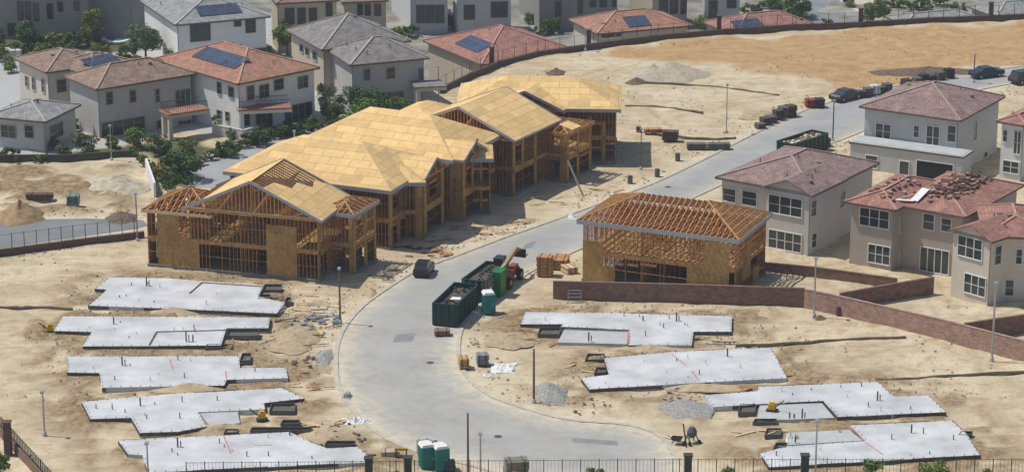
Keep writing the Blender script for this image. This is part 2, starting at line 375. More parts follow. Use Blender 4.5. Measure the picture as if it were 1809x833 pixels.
def dusty_road():
    pl_ = np.array([(p.x, p.y) for p in [*ra, *rb]]); c_ = .3
    gx = np.arange(pl_[:, 0].min(), pl_[:, 0].max(), c_); gy = np.arange(pl_[:, 1].min(), pl_[:, 1].max(), c_)
    GX, GY = np.meshgrid(gx, gy); sd_ = sdist(GX, GY, pl_); ok = sd_ < .18
    cell = ok[:-1, :-1] & ok[1:, :-1] & ok[:-1, 1:] & ok[1:, 1:]
    ii = np.arange(GX.size).reshape(GX.shape); qd = np.stack([ii[:-1, :-1], ii[:-1, 1:], ii[1:, 1:], ii[1:, :-1]], -1)[cell]
    used, inv = np.unique(qd, return_inverse=True); qd = inv.reshape(-1, 4)
    vx, vy, vd = GX.ravel()[used], GY.ravel()[used], -sd_.ravel()[used]
    mb = MB(); mb.v = [(a, b, .03) for a, b in zip(vx, vy)]; mb.f = [tuple(int(k) for k in f) for f in qd]
    o = mb.build('road', M_road, uv=False); o['kind'] = 'structure'
    nearf = smooth((300-vy)/70); dust = np.exp(-np.clip(vd, 0, 9)/1.5)*(.55+.7*nearf)+.18*nearf
    a = o.data.attributes.new('dust', 'FLOAT', 'POINT'); a.data.foreach_set('value', dust.astype(np.float32))
dusty_road()
r2 = polyw(ROAD2); flat_poly(r2, .03, 'side_road', mat('side_asphalt', (.21, .22, .225), .9, .1, .3, detail=6))
r3 = polyw(ROAD3); flat_poly(smooth_line(list(r3)+[r3[0]], 3)[:-1], .03, 'back_road', mat('back_asphalt', (.34, .34, .34), .9, .08, .3, detail=6))
def kerb(line, side, name, wd=.4, h=.11, m=None):
    mb = MB(); L = []
    for i, p in enumerate(line):
        a = line[max(i-1, 0)]; b = line[min(i+1, len(line)-1)]; t = (b-a).normalized(); nrm = Vector((-t.y, t.x))*side
        L.append((p-nrm*.02, p+nrm*wd))
    for i in range(len(L)-1):
        (a, b), (c, d) = L[i], L[i+1]; z = h
        mb.add([(a.x, a.y, -.1), (c.x, c.y, -.1), (c.x, c.y, z), (a.x, a.y, z), (b.x, b.y, z), (d.x, d.y, z), (b.x, b.y, -.1), (d.x, d.y, -.1)],
               [(0, 1, 2, 3), (3, 2, 5, 4), (4, 5, 7, 6)])
    o = mb.build(name, m or M_kerb); o['kind'] = 'structure'; return o
kerb(ra, -1, 'kerb'); kerb(rb[2:], -1, 'kerb')
bk = smooth_line(r3[:6]); kerb(bk, 1, 'sidewalk', 1.4, .12, M_conc2)
# rear street seen through the top edge, on the lower ground
R4 = [(1370, -30), (1415, -2), (1430, 22), (1440, 40), (1480, 52), (1530, 40), (1512, 22), (1480, 2), (1450, -30)]
flat_poly(polyw(R4, DROP), DROP+.05, 'rear_street', mat('rear_asphalt', (.22, .235, .25), .9, .1, .3))
flat_poly(polyw([(1452, -30), (1482, 2), (1514, 22), (1530, 38), (1570, 34), (1560, 10), (1530, -30)], DROP), DROP+.06, 'rear_sidewalk', M_kerb)
CAPC = dict(red_tile=(.50, .30, .22), brown_tile=(.40, .29, .22), grey_tile=(.40, .37, .34), mauve_tile=(.40, .29, .26), rose_tile=(.47, .27, .21), light_grey_tile=(.42, .42, .41))
M_garage_shade = mat('painted_garage_shade', (.02, .02, .022), .9)  # black pane over solid wall, its colour stands in for garage shade
M_pipe0 = mat('vent_grey', (.20, .19, .18), .7); M_gut = mat('gutter', (.30, .28, .26), .6)
# ---------------------------------------------------------------- house frames
class Fr:
    """rectangle from three pixel corners at height z: near corner, the corner to its left, the corner to its right"""
    def __init__(s, near, left, right, z, lu=None, lv=None, wt=.5, tag=''):
        N = G(*near, z); L = G(*left, z); Rr = G(*right, z); u = L-N; v = Rr-N
        au = math.atan2(u.y, u.x); av = math.atan2(v.y, v.x); e = (au-av)-math.pi/2
        while e > math.pi: e -= 2*math.pi
        while e < -math.pi: e += 2*math.pi
        au -= e*wt; av += e*(1-wt)
        s.N = Vector((N.x, N.y, 0)); s.lu = lu or u.length; s.lv = lv or v.length; s.z = z
        s.u = Vector((math.cos(au), math.sin(au), 0)); s.v = Vector((math.cos(av), math.sin(av), 0))
        print('FR %-6s lu %.1f lv %.1f err %.0f head %.0f' % (tag, s.lu, s.lv, math.degrees(e), math.degrees(av)))
    def p(s, a, b, z): q = s.N+s.u*a+s.v*b; return Vector((q.x, q.y, z))
    def inset(s, d):
        q = Fr.__new__(Fr); q.N = s.N+s.u*d+s.v*d; q.u, q.v, q.z = s.u, s.v, s.z; q.lu = s.lu-2*d; q.lv = s.lv-2*d; return q
    def center(s, z=0): return s.p(s.lu/2, s.lv/2, z)
def roof_faces(fr, kind, slope, z):
    a, b = fr.lu, fr.lv
    if kind == 'hip':
        h = min(a, b)/2; H_ = z+slope*h
        c = [fr.p(0, 0, z), fr.p(a, 0, z), fr.p(a, b, z), fr.p(0, b, z)]
        if a >= b: r = [fr.p(h, b/2, H_), fr.p(a-h, b/2, H_)]; F = [(0, 1, 5, 4), (1, 2, 5), (2, 3, 4, 5), (3, 0, 4)]
        else: r = [fr.p(a/2, h, H_), fr.p(a/2, b-h, H_)]; F = [(0, 1, 4), (1, 2, 5, 4), (2, 3, 5), (3, 0, 4, 5)]
        if abs(a-b) < .02: r[1] = r[0].copy()
        return c+r, [tuple(reversed(f)) for f in F]
    if kind == 'gable_v':   # ridge along v, gable ends on the u faces at b=0 and b=lv
        H_ = z+slope*a/2
        V = [fr.p(0, 0, z), fr.p(a/2, 0, H_), fr.p(a, 0, z), fr.p(0, b, z), fr.p(a/2, b, H_), fr.p(a, b, z)]
        return V, [(0, 3, 4, 1), (1, 4, 5, 2)]
    if kind == 'gable_u':
        H_ = z+slope*b/2
        V = [fr.p(0, 0, z), fr.p(0, b/2, H_), fr.p(0, b, z), fr.p(a, 0, z), fr.p(a, b/2, H_), fr.p(a, b, z)]
        return V, [(0, 1, 4, 3), (1, 2, 5, 4)]
    if kind == 'shed_u':  # rises away from the v face
        V = [fr.p(0, 0, z), fr.p(a, 0, z+slope*a), fr.p(a, b, z+slope*a), fr.p(0, b, z)]
        return V, [(0, 3, 2, 1)]
    if kind == 'flat':
        V = [fr.p(0, 0, z), fr.p(a, 0, z), fr.p(a, b, z), fr.p(0, b, z)]; return V, [(0, 3, 2, 1)]
def roof_h(fr, kind, slope, a, b):
    if kind == 'hip': return slope*max(0, min(a, fr.lu-a, b, fr.lv-b))
    if kind == 'gable_v': return slope*max(0, min(a, fr.lu-a))
    if kind == 'gable_u': return slope*max(0, min(b, fr.lv-b))
    return 0
def face_ends(fi, face):
    if face == 'U': return fi.p(0, 0, 0), fi.p(fi.lu, 0, 0)      # camera-left face, runs from near corner along u
    if face == 'V': return fi.p(0, 0, 0), fi.p(0, fi.lv, 0)      # camera-right face
    if face == 'U2': return fi.p(0, fi.lv, 0), fi.p(fi.lu, fi.lv, 0)
    if face == 'V2': return fi.p(fi.lu, 0, 0), fi.p(fi.lu, fi.lv, 0)
def wall_local(px, py, A, B):
    q = on_wall(px, py, A, B); d = (B-A); L = d.length; d = d/L
    return (q-A).dot(d), q.z
def outward(fi, face):
    return {'U': -fi.v, 'V': -fi.u, 'U2': fi.v, 'V2': fi.u}[face]

def window_on(parent, A, B, n, t0, t1, z0, z1, panes=1, frame=None, glass=None, kind='window', proud=.04):
    d = (B-A).normalized(); fr_m = frame or M_white
    if t0 > t1: t0, t1 = t1, t0
    if z0 > z1: z0, z1 = z1, z0
    mb = MB(); F = .09
    def bar(a0, a1, b0, b1, out):
        P = [A+d*a0, A+d*a1, A+d*a1+n*out, A+d*a0+n*out]
        mb.prism([(p.x, p.y) for p in P], b0, b1)
    bar(t0-F, t0, z0-F, z1+F, proud+.05); bar(t1, t1+F, z0-F, z1+F, proud+.05); bar(t0, t1, z0-F, z0, proud+.09); bar(t0, t1, z1, z1+F, proud+.05)
    for k in range(1, panes):
        t = t0+(t1-t0)*k/panes; bar(t-.045, t+.045, z0, z1, proud+.03)
    if z1-z0 > 1.1 and kind == 'window': bar(t0, t1, (z0+z1)/2-.025, (z0+z1)/2+.025, proud+.02)
    f = part(mb, kind, fr_m, parent)
    g = MB(); P = [A+d*t0, A+d*t1, A+d*t1+n*proud*.5, A+d*t0+n*proud*.5]; g.prism([(p.x, p.y) for p in P], z0, z1)
    part(g, 'pane', glass or M_glass, f)
    return f

def house(name, label, wings, wallm, roofm, group=None, zb=0.0, wins=(), solar=(), cat='house', fascia=None, extras=None, trim=None):
    """wings: dict(fr, kind, slope, oh, z). wins: (wing index, face, x0, y0, x1, y1, panes) in photo pixels"""
    c = wings[0]['fr'].center(zb); r = root(name, label, cat, (c.x, c.y, zb), group=group)
    if trim is None and group in (G1, G3): trim = M_dimw if group == G1 else M_dim
    wm = MB(); rm = MB(); fm = MB(); FI = []
    for i, W in enumerate(wings):
        fr = W['fr']; oh = W.get('oh', .55); z = W.get('z', fr.z); k = W.get('kind', 'hip'); sl = W.get('slope', .36)
        fi = fr.inset(oh); FI.append(fi); ztop = z+sl*oh*.5 if k != 'flat' else z-.2
        wm.prism([(q.x, q.y) for q in (fi.p(0, 0, 0), fi.p(0, fi.lv, 0), fi.p(fi.lu, fi.lv, 0), fi.p(fi.lu, 0, 0))], zb-.3, ztop-i*.01)
        V, F = roof_faces(fr, k, sl, z); (wm if k == 'flat' else rm).shell(V, F, .16 if k != 'flat' else .35)
        if k == 'gable_v':
            for b in (0, fi.lv):
                for t in (.0,):
                    p0, p1, pk = fi.p(.02, b, z), fi.p(fi.lu-.02, b, z), fi.p(fi.lu/2, b, z+sl*(fi.lu/2+oh)-.17-.0)
                    q = .25 if b == 0 else -.25; s_ = fi.v*q
                    lo = sl*oh-.17
                    vs = [p0+Vector((0, 0, lo)), p1+Vector((0, 0, lo)), pk]; vs += [v+s_ for v in vs]
                    base = [fi.p(.02, b, z-.3), fi.p(fi.lu-.02, b, z-.3)]; bs = [x+s_ for x in base]
                    wm.add([base[0], base[1], vs[1], vs[2], vs[0], bs[0], bs[1], vs[4], vs[5], vs[3]], [(0, 1, 2, 3, 4), (9, 8, 7, 6, 5), (0, 4, 9, 5), (1, 6, 7, 2)])
        if k == 'gable_u':
            for a in (0, fi.lu):
                q = .25 if a == 0 else -.25; s_ = fi.u*q; lo = sl*oh-.17
                p0, p1, pk = fi.p(a, .02, z+lo), fi.p(a, fi.lv-.02, z+lo), fi.p(a, fi.lv/2, z+sl*(fi.lv/2+oh)-.17)
                base = [fi.p(a, .02, z-.3), fi.p(a, fi.lv-.02, z-.3)]; vs = [p0, p1, pk]; vt = [v+s_ for v in vs]; bs = [x+s_ for x in base]
                wm.add([base[0], base[1], p1, pk, p0, bs[0], bs[1], vt[1], vt[2], vt[0]], [(0, 1, 2, 3, 4), (9, 8, 7, 6, 5), (0, 4, 9, 5), (1, 6, 7, 2)])
        if k == 'hip' and fr.lu*fr.lv > 30:
            rc = MB(); n4 = V[:4]; ra_, rb_ = V[4], V[5]; up_ = Vector((0, 0, .05))
            for q4 in n4:
                e4 = ra_ if (q4-ra_).length < (q4-rb_).length else rb_; rc.beam(q4+up_, e4+up_, .26, .09)
            if (ra_-rb_).length > .1: rc.beam(ra_+up_, rb_+up_, .26, .09)
            part(rc, 'ridge_caps', mat('cap_'+roofm.name, CAPC.get(roofm.name, (.4, .3, .25)), .85, .12, 2), r)
        # fascia round the eaves
        cs = [fr.p(0, 0, z-.12), fr.p(fr.lu, 0, z-.12), fr.p(fr.lu, fr.lv, z-.12), fr.p(0, fr.lv, z-.12)]
        es = {'hip': (0, 1, 2, 3), 'flat': (0, 1, 2, 3), 'gable_v': (1, 3), 'gable_u': (0, 2), 'shed_u': (3,)}[k]
        for e in es: fm.beam(cs[e], cs[(e+1) % 4], .05, .22)
    for W in wings:
        if W.get('kind') == 'flat':
            tq = MB(); fr = W['fr']; tq.prism([(q.x, q.y) for q in (fr.p(.25, .25, 0), fr.p(.25, fr.lv-.25, 0), fr.p(fr.lu-.25, fr.lv-.25, 0), fr.p(fr.lu-.25, .25, 0))], W.get('z', fr.z)+.003, W.get('z', fr.z)+.05); part(tq, 'flat_roof', M_conc2, r)
    part(wm, 'wall', wallm, r); part(rm, 'roof', roofm, r); part(fm, 'fascia', fascia or M_blockdark if False else (fascia or mat('fascia_brown', (.16, .12, .10), .7)), r)
    for wn in wins:
        wi, face, x0, y0, x1, y1 = wn[:6]; pn = wn[6] if len(wn) > 6 else 1; kd = wn[7] if len(wn) > 7 else 'window'
        A, B = face_ends(FI[wi], face); xm = (x0+x1)/2
        t0, za = wall_local(x0, y0, A, B); t1, _ = wall_local(x1, y0, A, B)
        _, z1 = wall_local(xm, y0, A, B); _, z0 = wall_local(xm, y1, A, B)
        L = (B-A).length; t0, t1 = min(t0, t1), max(t0, t1); t0 = max(.2, t0); t1 = min(L-.2, t1)
        z0 = max(zb+.1, z0); z1 = min(z1, wings[wi].get('z', wings[wi]['fr'].z)-.15)
        if t1-t0 < .25 or z1-z0 < .25: print('skip window', name, wn); continue
        window_on(r, A, B, outward(FI[wi], face), t0, t1, z0, z1, pn, trim, M_garage_shade if kd == 'garage_opening' else None, kd)
    rv = random.Random(name+label)
    for i, W in enumerate(wings):
        fr = W['fr']; k = W.get('kind', 'hip')
        if k == 'flat' or fr.lu*fr.lv < 40: continue
        for _ in range(4):
            a, b = rv.uniform(1, fr.lu-1), rv.uniform(1, fr.lv-1); q = fr.p(a, b, W.get('z', fr.z)+roof_h(fr, k, W.get('slope', .36), a, b)); v_ = MB()
            if rv.random() < .5: v_.tube(q-Vector((0, 0, .1)), q+Vector((0, 0, .45)), .07)
            else: v_.box((q.x, q.y, q.z+.1), (.45, .45, .22), .4)
            part(v_, 'roof_vent', M_pipe0, r)
        fi = FI[i]; d_ = MB(); q = fi.p(-.06, -.06, 0); d_.beam((q.x, q.y, zb), (q.x, q.y, W.get('z', fr.z)-.1), .09); part(d_, 'downspout', M_gut, r)
    for (wi, plane, x0, y0, w_, h_) in solar:
        fr = wings[wi]['fr']; k = wings[wi].get('kind', 'hip'); sl = wings[wi].get('slope', .36); z = wings[wi].get('z', fr.z)
        # plane 'U': slope over the U face (rises along v); 'V': rises along u; x0,y0 = metres from near corner along/up
        e, g_ = (fr.u, fr.v) if plane == 'U' else (fr.v, fr.u)
        o_ = fr.N+e*x0+g_*y0; up = (g_+Vector((0, 0, sl))); zz = z+sl*y0+.12; o_ = Vector((o_.x, o_.y, zz))
        nl = up.normalized().cross(e); nl = nl if nl.z > 0 else -nl
        a = [o_, o_+e*w_, o_+e*w_+up*h_, o_+up*h_]; sm = MB(); b2 = [p-nl*.06 for p in a]
        ff = [(0, 1, 2, 3), (7, 6, 5, 4), (0, 4, 5, 1), (1, 5, 6, 2), (2, 6, 7, 3), (3, 7, 4, 0)]
        if (a[1]-a[0]).cross(a[3]-a[0]).z < 0: ff = [tuple(reversed(f)) for f in ff]
        sm.add(a+b2, ff); part(sm, 'solar_array', M_solar, r)
    return r, FI

# ---------------------------------------------------------------- framed houses
def stud_wall(mb, A, B, z0, z1, opens=(), sp=.42, sheath=()):
    d = B-A; L = d.length; d = d/L; A = Vector((A.x, A.y, 0))
    pt = lambda t, z: Vector((A.x+d.x*t, A.y+d.y*t, z))
    mb.beam(pt(0, z1-.04), pt(L, z1-.04), .1, .09)
    segs = [(0, L)]
    for (a, b, c, e) in opens:
        if c <= z0+.05:
            new = []
            for s0, s1 in segs:
                if b <= s0 or a >= s1: new.append((s0, s1)); continue
                if a > s0: new.append((s0, a))
                if b < s1: new.append((b, s1))
            segs = new
        if e < z1-.2 and e > z0: mb.beam(pt(a, e+.12), pt(b, e+.12), .1, .26)
    for s0, s1 in segs: mb.beam(pt(s0, z0+.025), pt(s1, z0+.025), .1, .05)
    n = max(2, int(L/sp))
    for i in range(n+1):
        t = min(max(L*i/n, .05), L-.05); zs = [(z0+.05, z1-.085)]
        for (a, b, c, e) in opens:
            if a < t < b:
                new = []
                for p, q in zs:
                    if e <= p or c >= q: new.append((p, q)); continue
                    if c > p: new.append((p, c))
                    if e < q: new.append((e, q))
                zs = new
        for p, q in zs:
            if q-p > .1: mb.beam(pt(t, p), pt(t, q), .05, .1, up=(-d.y, d.x, 0))
    if L > 2: mb.beam(pt(0, (z0+z1)/2), pt(L, (z0+z1)/2), .08, .05)
def framed(name, label, wings, faces, group, extras=None):
    """wings dict(fr, kind, slope, oh, mode, truss_dir). faces: wing, face -> dict(opens=[px rects], sheath=[px rects])"""
    c = wings[0]['fr'].center(0); r = root(name, label, 'unfinished house', (c.x, c.y, 0), group=group)
    FI = []
    Z1, Z2, Z3 = .3, 3.05, 3.42
    for i, W in enumerate(wings):
        fr = W['fr']; oh = W.get('oh', .6); z = W.get('z', fr.z); k = W.get('kind', 'hip'); sl = W.get('slope', .42); ztop = z-.12
        two = W.get('two', True); base = W.get('base', 0)
        fi = fr.inset(oh); FI.append(fi); e = .004*i
        sm = MB(); g = .15
        sm.prism([(q.x, q.y) for q in (fi.p(-g, -g, 0), fi.p(-g, fi.lv+g, 0), fi.p(fi.lu+g, fi.lv+g, 0), fi.p(fi.lu+g, -g, 0))], -.1, Z1-e); part(sm, 'slab', M_shadeslab, r)
        if two:
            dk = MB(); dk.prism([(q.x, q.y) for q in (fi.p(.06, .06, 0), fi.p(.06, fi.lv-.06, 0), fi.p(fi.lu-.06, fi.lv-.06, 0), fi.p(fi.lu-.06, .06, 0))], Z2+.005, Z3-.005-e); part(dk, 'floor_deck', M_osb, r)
            rim = MB()
            for fc in ('U', 'V', 'U2', 'V2'):
                A, B = face_ends(fi, fc); rim.beam(A+Vector((0, 0, (Z2+Z3)/2)), B+Vector((0, 0, (Z2+Z3)/2)), .11, Z3-Z2-.02)
            part(rim, 'rim_joist', M_stud, r)
        for fc in ('U', 'V', 'U2', 'V2'):
            if fc in W.get('skip', ()): continue
            A, B = face_ends(fi, fc); L = (B-A).length; spec = faces.get((i, fc), {})
            ops = []
            for (x0, y0, x1, y1) in spec.get('opens', ()):
                t0, _ = wall_local(x0, y0, A, B); t1, _ = wall_local(x1, y0, A, B); xm = (x0+x1)/2
                za = wall_local(xm, y1, A, B)[1]; zc = wall_local(xm, y0, A, B)[1]
                ops.append((min(t0, t1), max(t0, t1), za if za > .6 else 0, zc))
            ops += [(L*g0, L*g1, ga, gb) for (g0, g1, ga, gb) in spec.get('gaps', ())]
            if not spec and fc in ('U2', 'V2'):
                ops = [(L*.2, L*.32, 0, 2.4), (L*.55, L*.68, .9, 2.3), (L*.3, L*.42, 4.2, 5.6), (L*.65, L*.75, 4.2, 5.6)]
            ms = MB(); stud_wall(ms, A, B, Z1, Z2, ops)
            if two: stud_wall(ms, A, B, Z3, ztop, ops)
            part(ms, 'stud_wall', M_stud, r)
            n = outward(fi, fc); d = (B-A).normalized()
            rects = list(spec.get('sheath', ()))
            for (c0, c1, ca, cb) in spec.get('cols', ()):
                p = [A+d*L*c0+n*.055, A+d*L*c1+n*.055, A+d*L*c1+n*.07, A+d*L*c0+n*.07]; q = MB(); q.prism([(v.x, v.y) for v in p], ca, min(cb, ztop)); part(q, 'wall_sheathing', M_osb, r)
            for (x0, y0, x1, y1) in rects:
                t0, _ = wall_local(x0, y0, A, B); t1, _ = wall_local(x1, y0, A, B); xm = (x0+x1)/2
                za = max(.12, wall_local(xm, y1, A, B)[1]); zc = min(ztop+.05, wall_local(xm, y0, A, B)[1]); t0, t1 = max(-.05, min(t0, t1)), min(L+.05, max(t0, t1))
                if t1-t0 < .1 or zc-za < .1: continue
                p = [A+d*t0+n*.055, A+d*t1+n*.055, A+d*t1+n*.07, A+d*t0+n*.07]
                q = MB(); q.prism([(v.x, v.y) for v in p], za, zc); part(q, 'wall_sheathing', M_osb, r)
            if not spec and fc in ('U2', 'V2') and W.get('back_lightblock', True):
                q = MB()
                for s0, s1 in ((0, .32), (.42, .72), (.8, 1)):
                    p = [A+d*L*s0+n*.055, A+d*L*s1+n*.055, A+d*L*s1+n*.07, A+d*L*s0+n*.07]; q.prism([(v.x, v.y) for v in p], Z1, ztop)
                part(q, 'wall_sheathing', M_osb, r)  # boards added on the unseen back walls to block light through the framing
        if W.get('inner', True):
            im = MB()
            for s in (.3, .62):
                if fi.lv > 4:
                    A, B = fi.p(.3, fi.lv*s, 0), fi.p(fi.lu-.3, fi.lv*s, 0); L = fi.lu
                    for za, zz in ((Z1, Z2),)+(((Z3, ztop),) if two else ()): stud_wall(im, A, B, za, zz, [(L*.3, L*.38, 0, 2.3), (L*.7, L*.77, 0, 9)], sp=.5)
                if fi.lu > 4:
                    A, B = fi.p(fi.lu*s, .3, 0), fi.p(fi.lu*s, fi.lv-.3, 0); L = fi.lv
                    for za, zz in ((Z1, Z2),)+(((Z3, ztop),) if two else ()): stud_wall(im, A, B, za, zz, [(L*.4, L*.5, 0, 2.3)], sp=.5)
            part(im, 'partition', M_stud, r)
        mode = W.get('mode', 'sheathed')
        # trusses
        axis = W.get('axis') or ('u' if (fr.lu >= fr.lv and k == 'hip') or k == 'gable_u' else 'v')
        if mode != 'sheathed' or k != 'hip':
            L = fr.lu if axis == 'u' else fr.lv; D = fr.lv if axis == 'u' else fr.lu
            P = (lambda s, c_, zz: fr.p(s, c_, zz)) if axis == 'u' else (lambda s, c_, zz: fr.p(c_, s, zz))
            n = int(L/W.get('tsp', .61)); hh = D/2
            for j in range(n+1):
                s = .05+(L-.1)*j/n; e_ = (min(s, L-s) if k == 'hip' else 1e9)
                t = MB(); c0 = min(e_, hh); zt = z+sl*c0-.12
                jack = (k == 'hip' and e_ < hh)
                if c0 < .25: continue
                dr = .06 if mode != 'open' else 0.0
                t.beam(P(s, 0, z-.12-dr), P(s, c0, zt-dr), .06, .16); t.beam(P(s, D, z-.12-dr), P(s, D-c0, zt-dr), .06, .16)
                if hh-c0 > .05: t.beam(P(s, c0, zt-dr), P(s, D-c0, zt-dr), .06, .14)
                t.beam(P(s, .5, z-.05-dr), P(s, D-.5, z-.05-dr), .05, .1)
                m_ = 4
                for q in range(1, m_):
                    cc = D*q/m_; top = min(cc, D-cc, c0)
                    t.beam(P(s, cc, z-.05), P(s, cc, z+sl*top-.2), .05, .1)
                    c2 = D*(q-.5)/m_
                    t.beam(P(s, cc, z-.05), P(s, c2, z+sl*min(c2, D-c2, c0)-.2), .05, .1)
                part(t, 'roof_truss', M_truss, r)
            if k == 'hip':
                nj = int(D/.61)
                for sgn in (0, 1):
                    jm = MB(); a0 = 0 if sgn == 0 else L
                    for j in range(1, nj):
                        cc = D*j/nj; reach = min(cc, D-cc); a1 = reach if sgn == 0 else L-reach
                        jm.beam(P(a0, cc, z-.1), P(a1, cc, z+sl*reach-.1), .06, .15)
                    for dd in (0, 1):
                        a1 = hh if sgn == 0 else L-hh; c0 = 0 if dd == 0 else D
                        jm.beam(P(a0, c0, z-.08), P(a1, hh, z+sl*hh-.08), .08, .2)
                    part(jm, 'jack_rafters', M_truss, r)
        if mode == 'sheathed':
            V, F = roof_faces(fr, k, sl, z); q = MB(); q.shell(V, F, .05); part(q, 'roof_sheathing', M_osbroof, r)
        for poly in W.get('panels', ()):   # ('U'|'V' slope, [(along, up) metres])
            pl, pts = poly; e1, g_ = {'V': (fr.v, fr.u), 'U': (fr.u, fr.v)}[pl[0]]; o_ = fr.N
            if len(pl) > 1:  # opposite slope
                if pl[0] == 'V': o_ = fr.N+fr.u*fr.lu; g_ = -fr.u
                else: o_ = fr.N+fr.v*fr.lv; g_ = -fr.v
            vv = [o_+e1*a+g_*b+Vector((0, 0, z+sl*b+.02)) for a, b in pts]; q = MB(); f = tuple(range(len(vv)))
            nn = (vv[1]-vv[0]).cross(vv[2]-vv[1])
            if nn.z < 0: f = tuple(reversed(f))
            q.shell(vv, [f], .04); part(q, 'roof_sheathing', M_osbroof, r)
        fm = MB(); cs = [fr.p(0, 0, z-.14), fr.p(fr.lu, 0, z-.14), fr.p(fr.lu, fr.lv, z-.14), fr.p(0, fr.lv, z-.14)]
        es = {'hip': (0, 1, 2, 3), 'flat': (0, 1, 2, 3), 'gable_v': (1, 3), 'gable_u': (0, 2)}[k]
        fh = W.get('fh', .38)
        for e2 in es: fm.beam(cs[e2]+Vector((0, 0, -fh/2+.1)), cs[(e2+1) % 4]+Vector((0, 0, -fh/2+.1)), .05, fh)
        if k == 'gable_v':
            for b in (0, fr.lv):
                for (a, bb) in ((0, fr.lu/2), (fr.lu, fr.lu/2)):
                    fm.beam(fr.p(a, b, z-.06), fr.p(bb, b, z-.06+sl*fr.lu/2), .08, .30)
        part(fm, 'fascia', W.get('fm', M_fasc), r)
        if k == 'gable_u':
            rm_ = MB()
            for b0 in (0, fr.lv): rm_.beam(fr.p(0, b0, z-.06), fr.p(0, fr.lv/2, z-.06+sl*fr.lv/2), .08, .28)
            part(rm_, 'rake_board', M_fasc, r)
            gm = MB(); n = int(fi.lv/.42)
            for j in range(1, n):
                b0 = fi.lv*j/n; top = z+sl*(min(b0, fi.lv-b0)+oh)-.25
                if top-z > .15: gm.beam(fi.p(0, b0, z-.1), fi.p(0, b0, top), .09, .1, up=(*fi.u.xy, 0))
            part(gm, 'gable_studs', M_stud, r)
        if W.get('gstud') and k == 'gable_v':
            gm = MB(); n = int(fi.lu/.42)
            for j in range(1, n):
                a = fi.lu*j/n; top = z+sl*(min(a, fi.lu-a)+oh)-.25
                if top-z > .15: gm.beam(fi.p(a, 0, z-.1), fi.p(a, 0, top), .09, .1, up=(*fi.v.xy, 0))
            part(gm, 'gable_studs', M_truss, r); bb = fi.p(0, -.09, z+.02); bm_ = MB(); bm_.beam(bb, fi.p(fi.lu, -.09, z+.02), .06, .14); part(bm_, 'band_board', M_pale, r)
    return r, FI
# ---------------------------------------------------------------- framed row
W_st = dict
ZE = 6.8
def wing(near, left, right, z, kind='hip', slope=.42, tag='', lu=None, lv=None, wt=.5, **k):
    return dict(fr=Fr(near, left, right, z, lu, lv, wt, tag), kind=kind, slope=slope, **k)
GRP = 'wood framed houses going up along the street'
# F1 nearest
f1g = wing((568, 391), (317, 371), (613, 369), ZE, 'gable_v', .46, 'F1g', wt=.15, mode='open', gstud=True, lv=9.2, oh=.7, fh=.2)
f1g['panels'] = [('V', [(0, .0), (9.15, .0), (9.15, 2.7), (8.2, 3.9), (6.4, 3.4), (5.6, 4.8), (3.6, 4.6), (2.8, 6.2), (0, 6.4)]), ('V*', [(0, 2.0), (9.15, 2.0), (9.15, 7.9), (0, 7.9)])]
f1l_f = Fr.__new__(Fr); g0 = f1g['fr']; f1l_f.u, f1l_f.v, f1l_f.z = g0.u, g0.v, ZE-.5; q0 = g0.p(g0.lu-3.2, .26, 0); f1l_f.N = q0; f1l_f.lu = (G(255, 357, ZE-.5)-q0).dot(g0.u)-.75; f1l_f.lv = 7.5
f1l = dict(fr=f1l_f, kind='hip', slope=.45, mode='open', skip=('V', 'V2') if False else ('V',), fm=M_pale, fh=.3, oh=.45)
f1r = wing((625, 379), (560, 368), (668, 352), ZE-.1, 'hip', .35, 'F1r', wt=.8, mode='open', skip=('V2',), tsp=.8, oh=.35, inner=False)
FF = {(0, 'U'): dict(sheath=[(470, 398, 524, 500), (330, 425, 352, 486)], opens=[(349, 428, 388, 478), (455, 440, 469, 490), (392, 430, 404, 480), (408, 380, 440, 405)]),
      (0, 'V'): dict(cols=[(0, .05, .2, 7), (0, .5, 2.9, 3.4)], gaps=[(.08, .3, .3, 2.7)]),
      (1, 'U'): dict(sheath=[(277, 370, 316, 480), (317, 425, 352, 486)], opens=[(262, 425, 276, 476)]),
      (2, 'V'): dict(cols=[(0, .1, .2, 7), (.45, .6, .2, 7), (.9, 1, .2, 7)], gaps=[(.12, .42, .3, 2.6), (.64, .86, .3, 2.6), (.2, .4, 4.2, 5.6)]),
      (2, 'U'): dict(cols=[(0, .12, .2, 7)], gaps=[(.3, .8, .3, 2.6)])}
framed('framed_house', 'unfinished wood framed house nearest the camera, open studded gable, roof only partly covered in board', [f1g, f1l, f1r], FF, GRP)
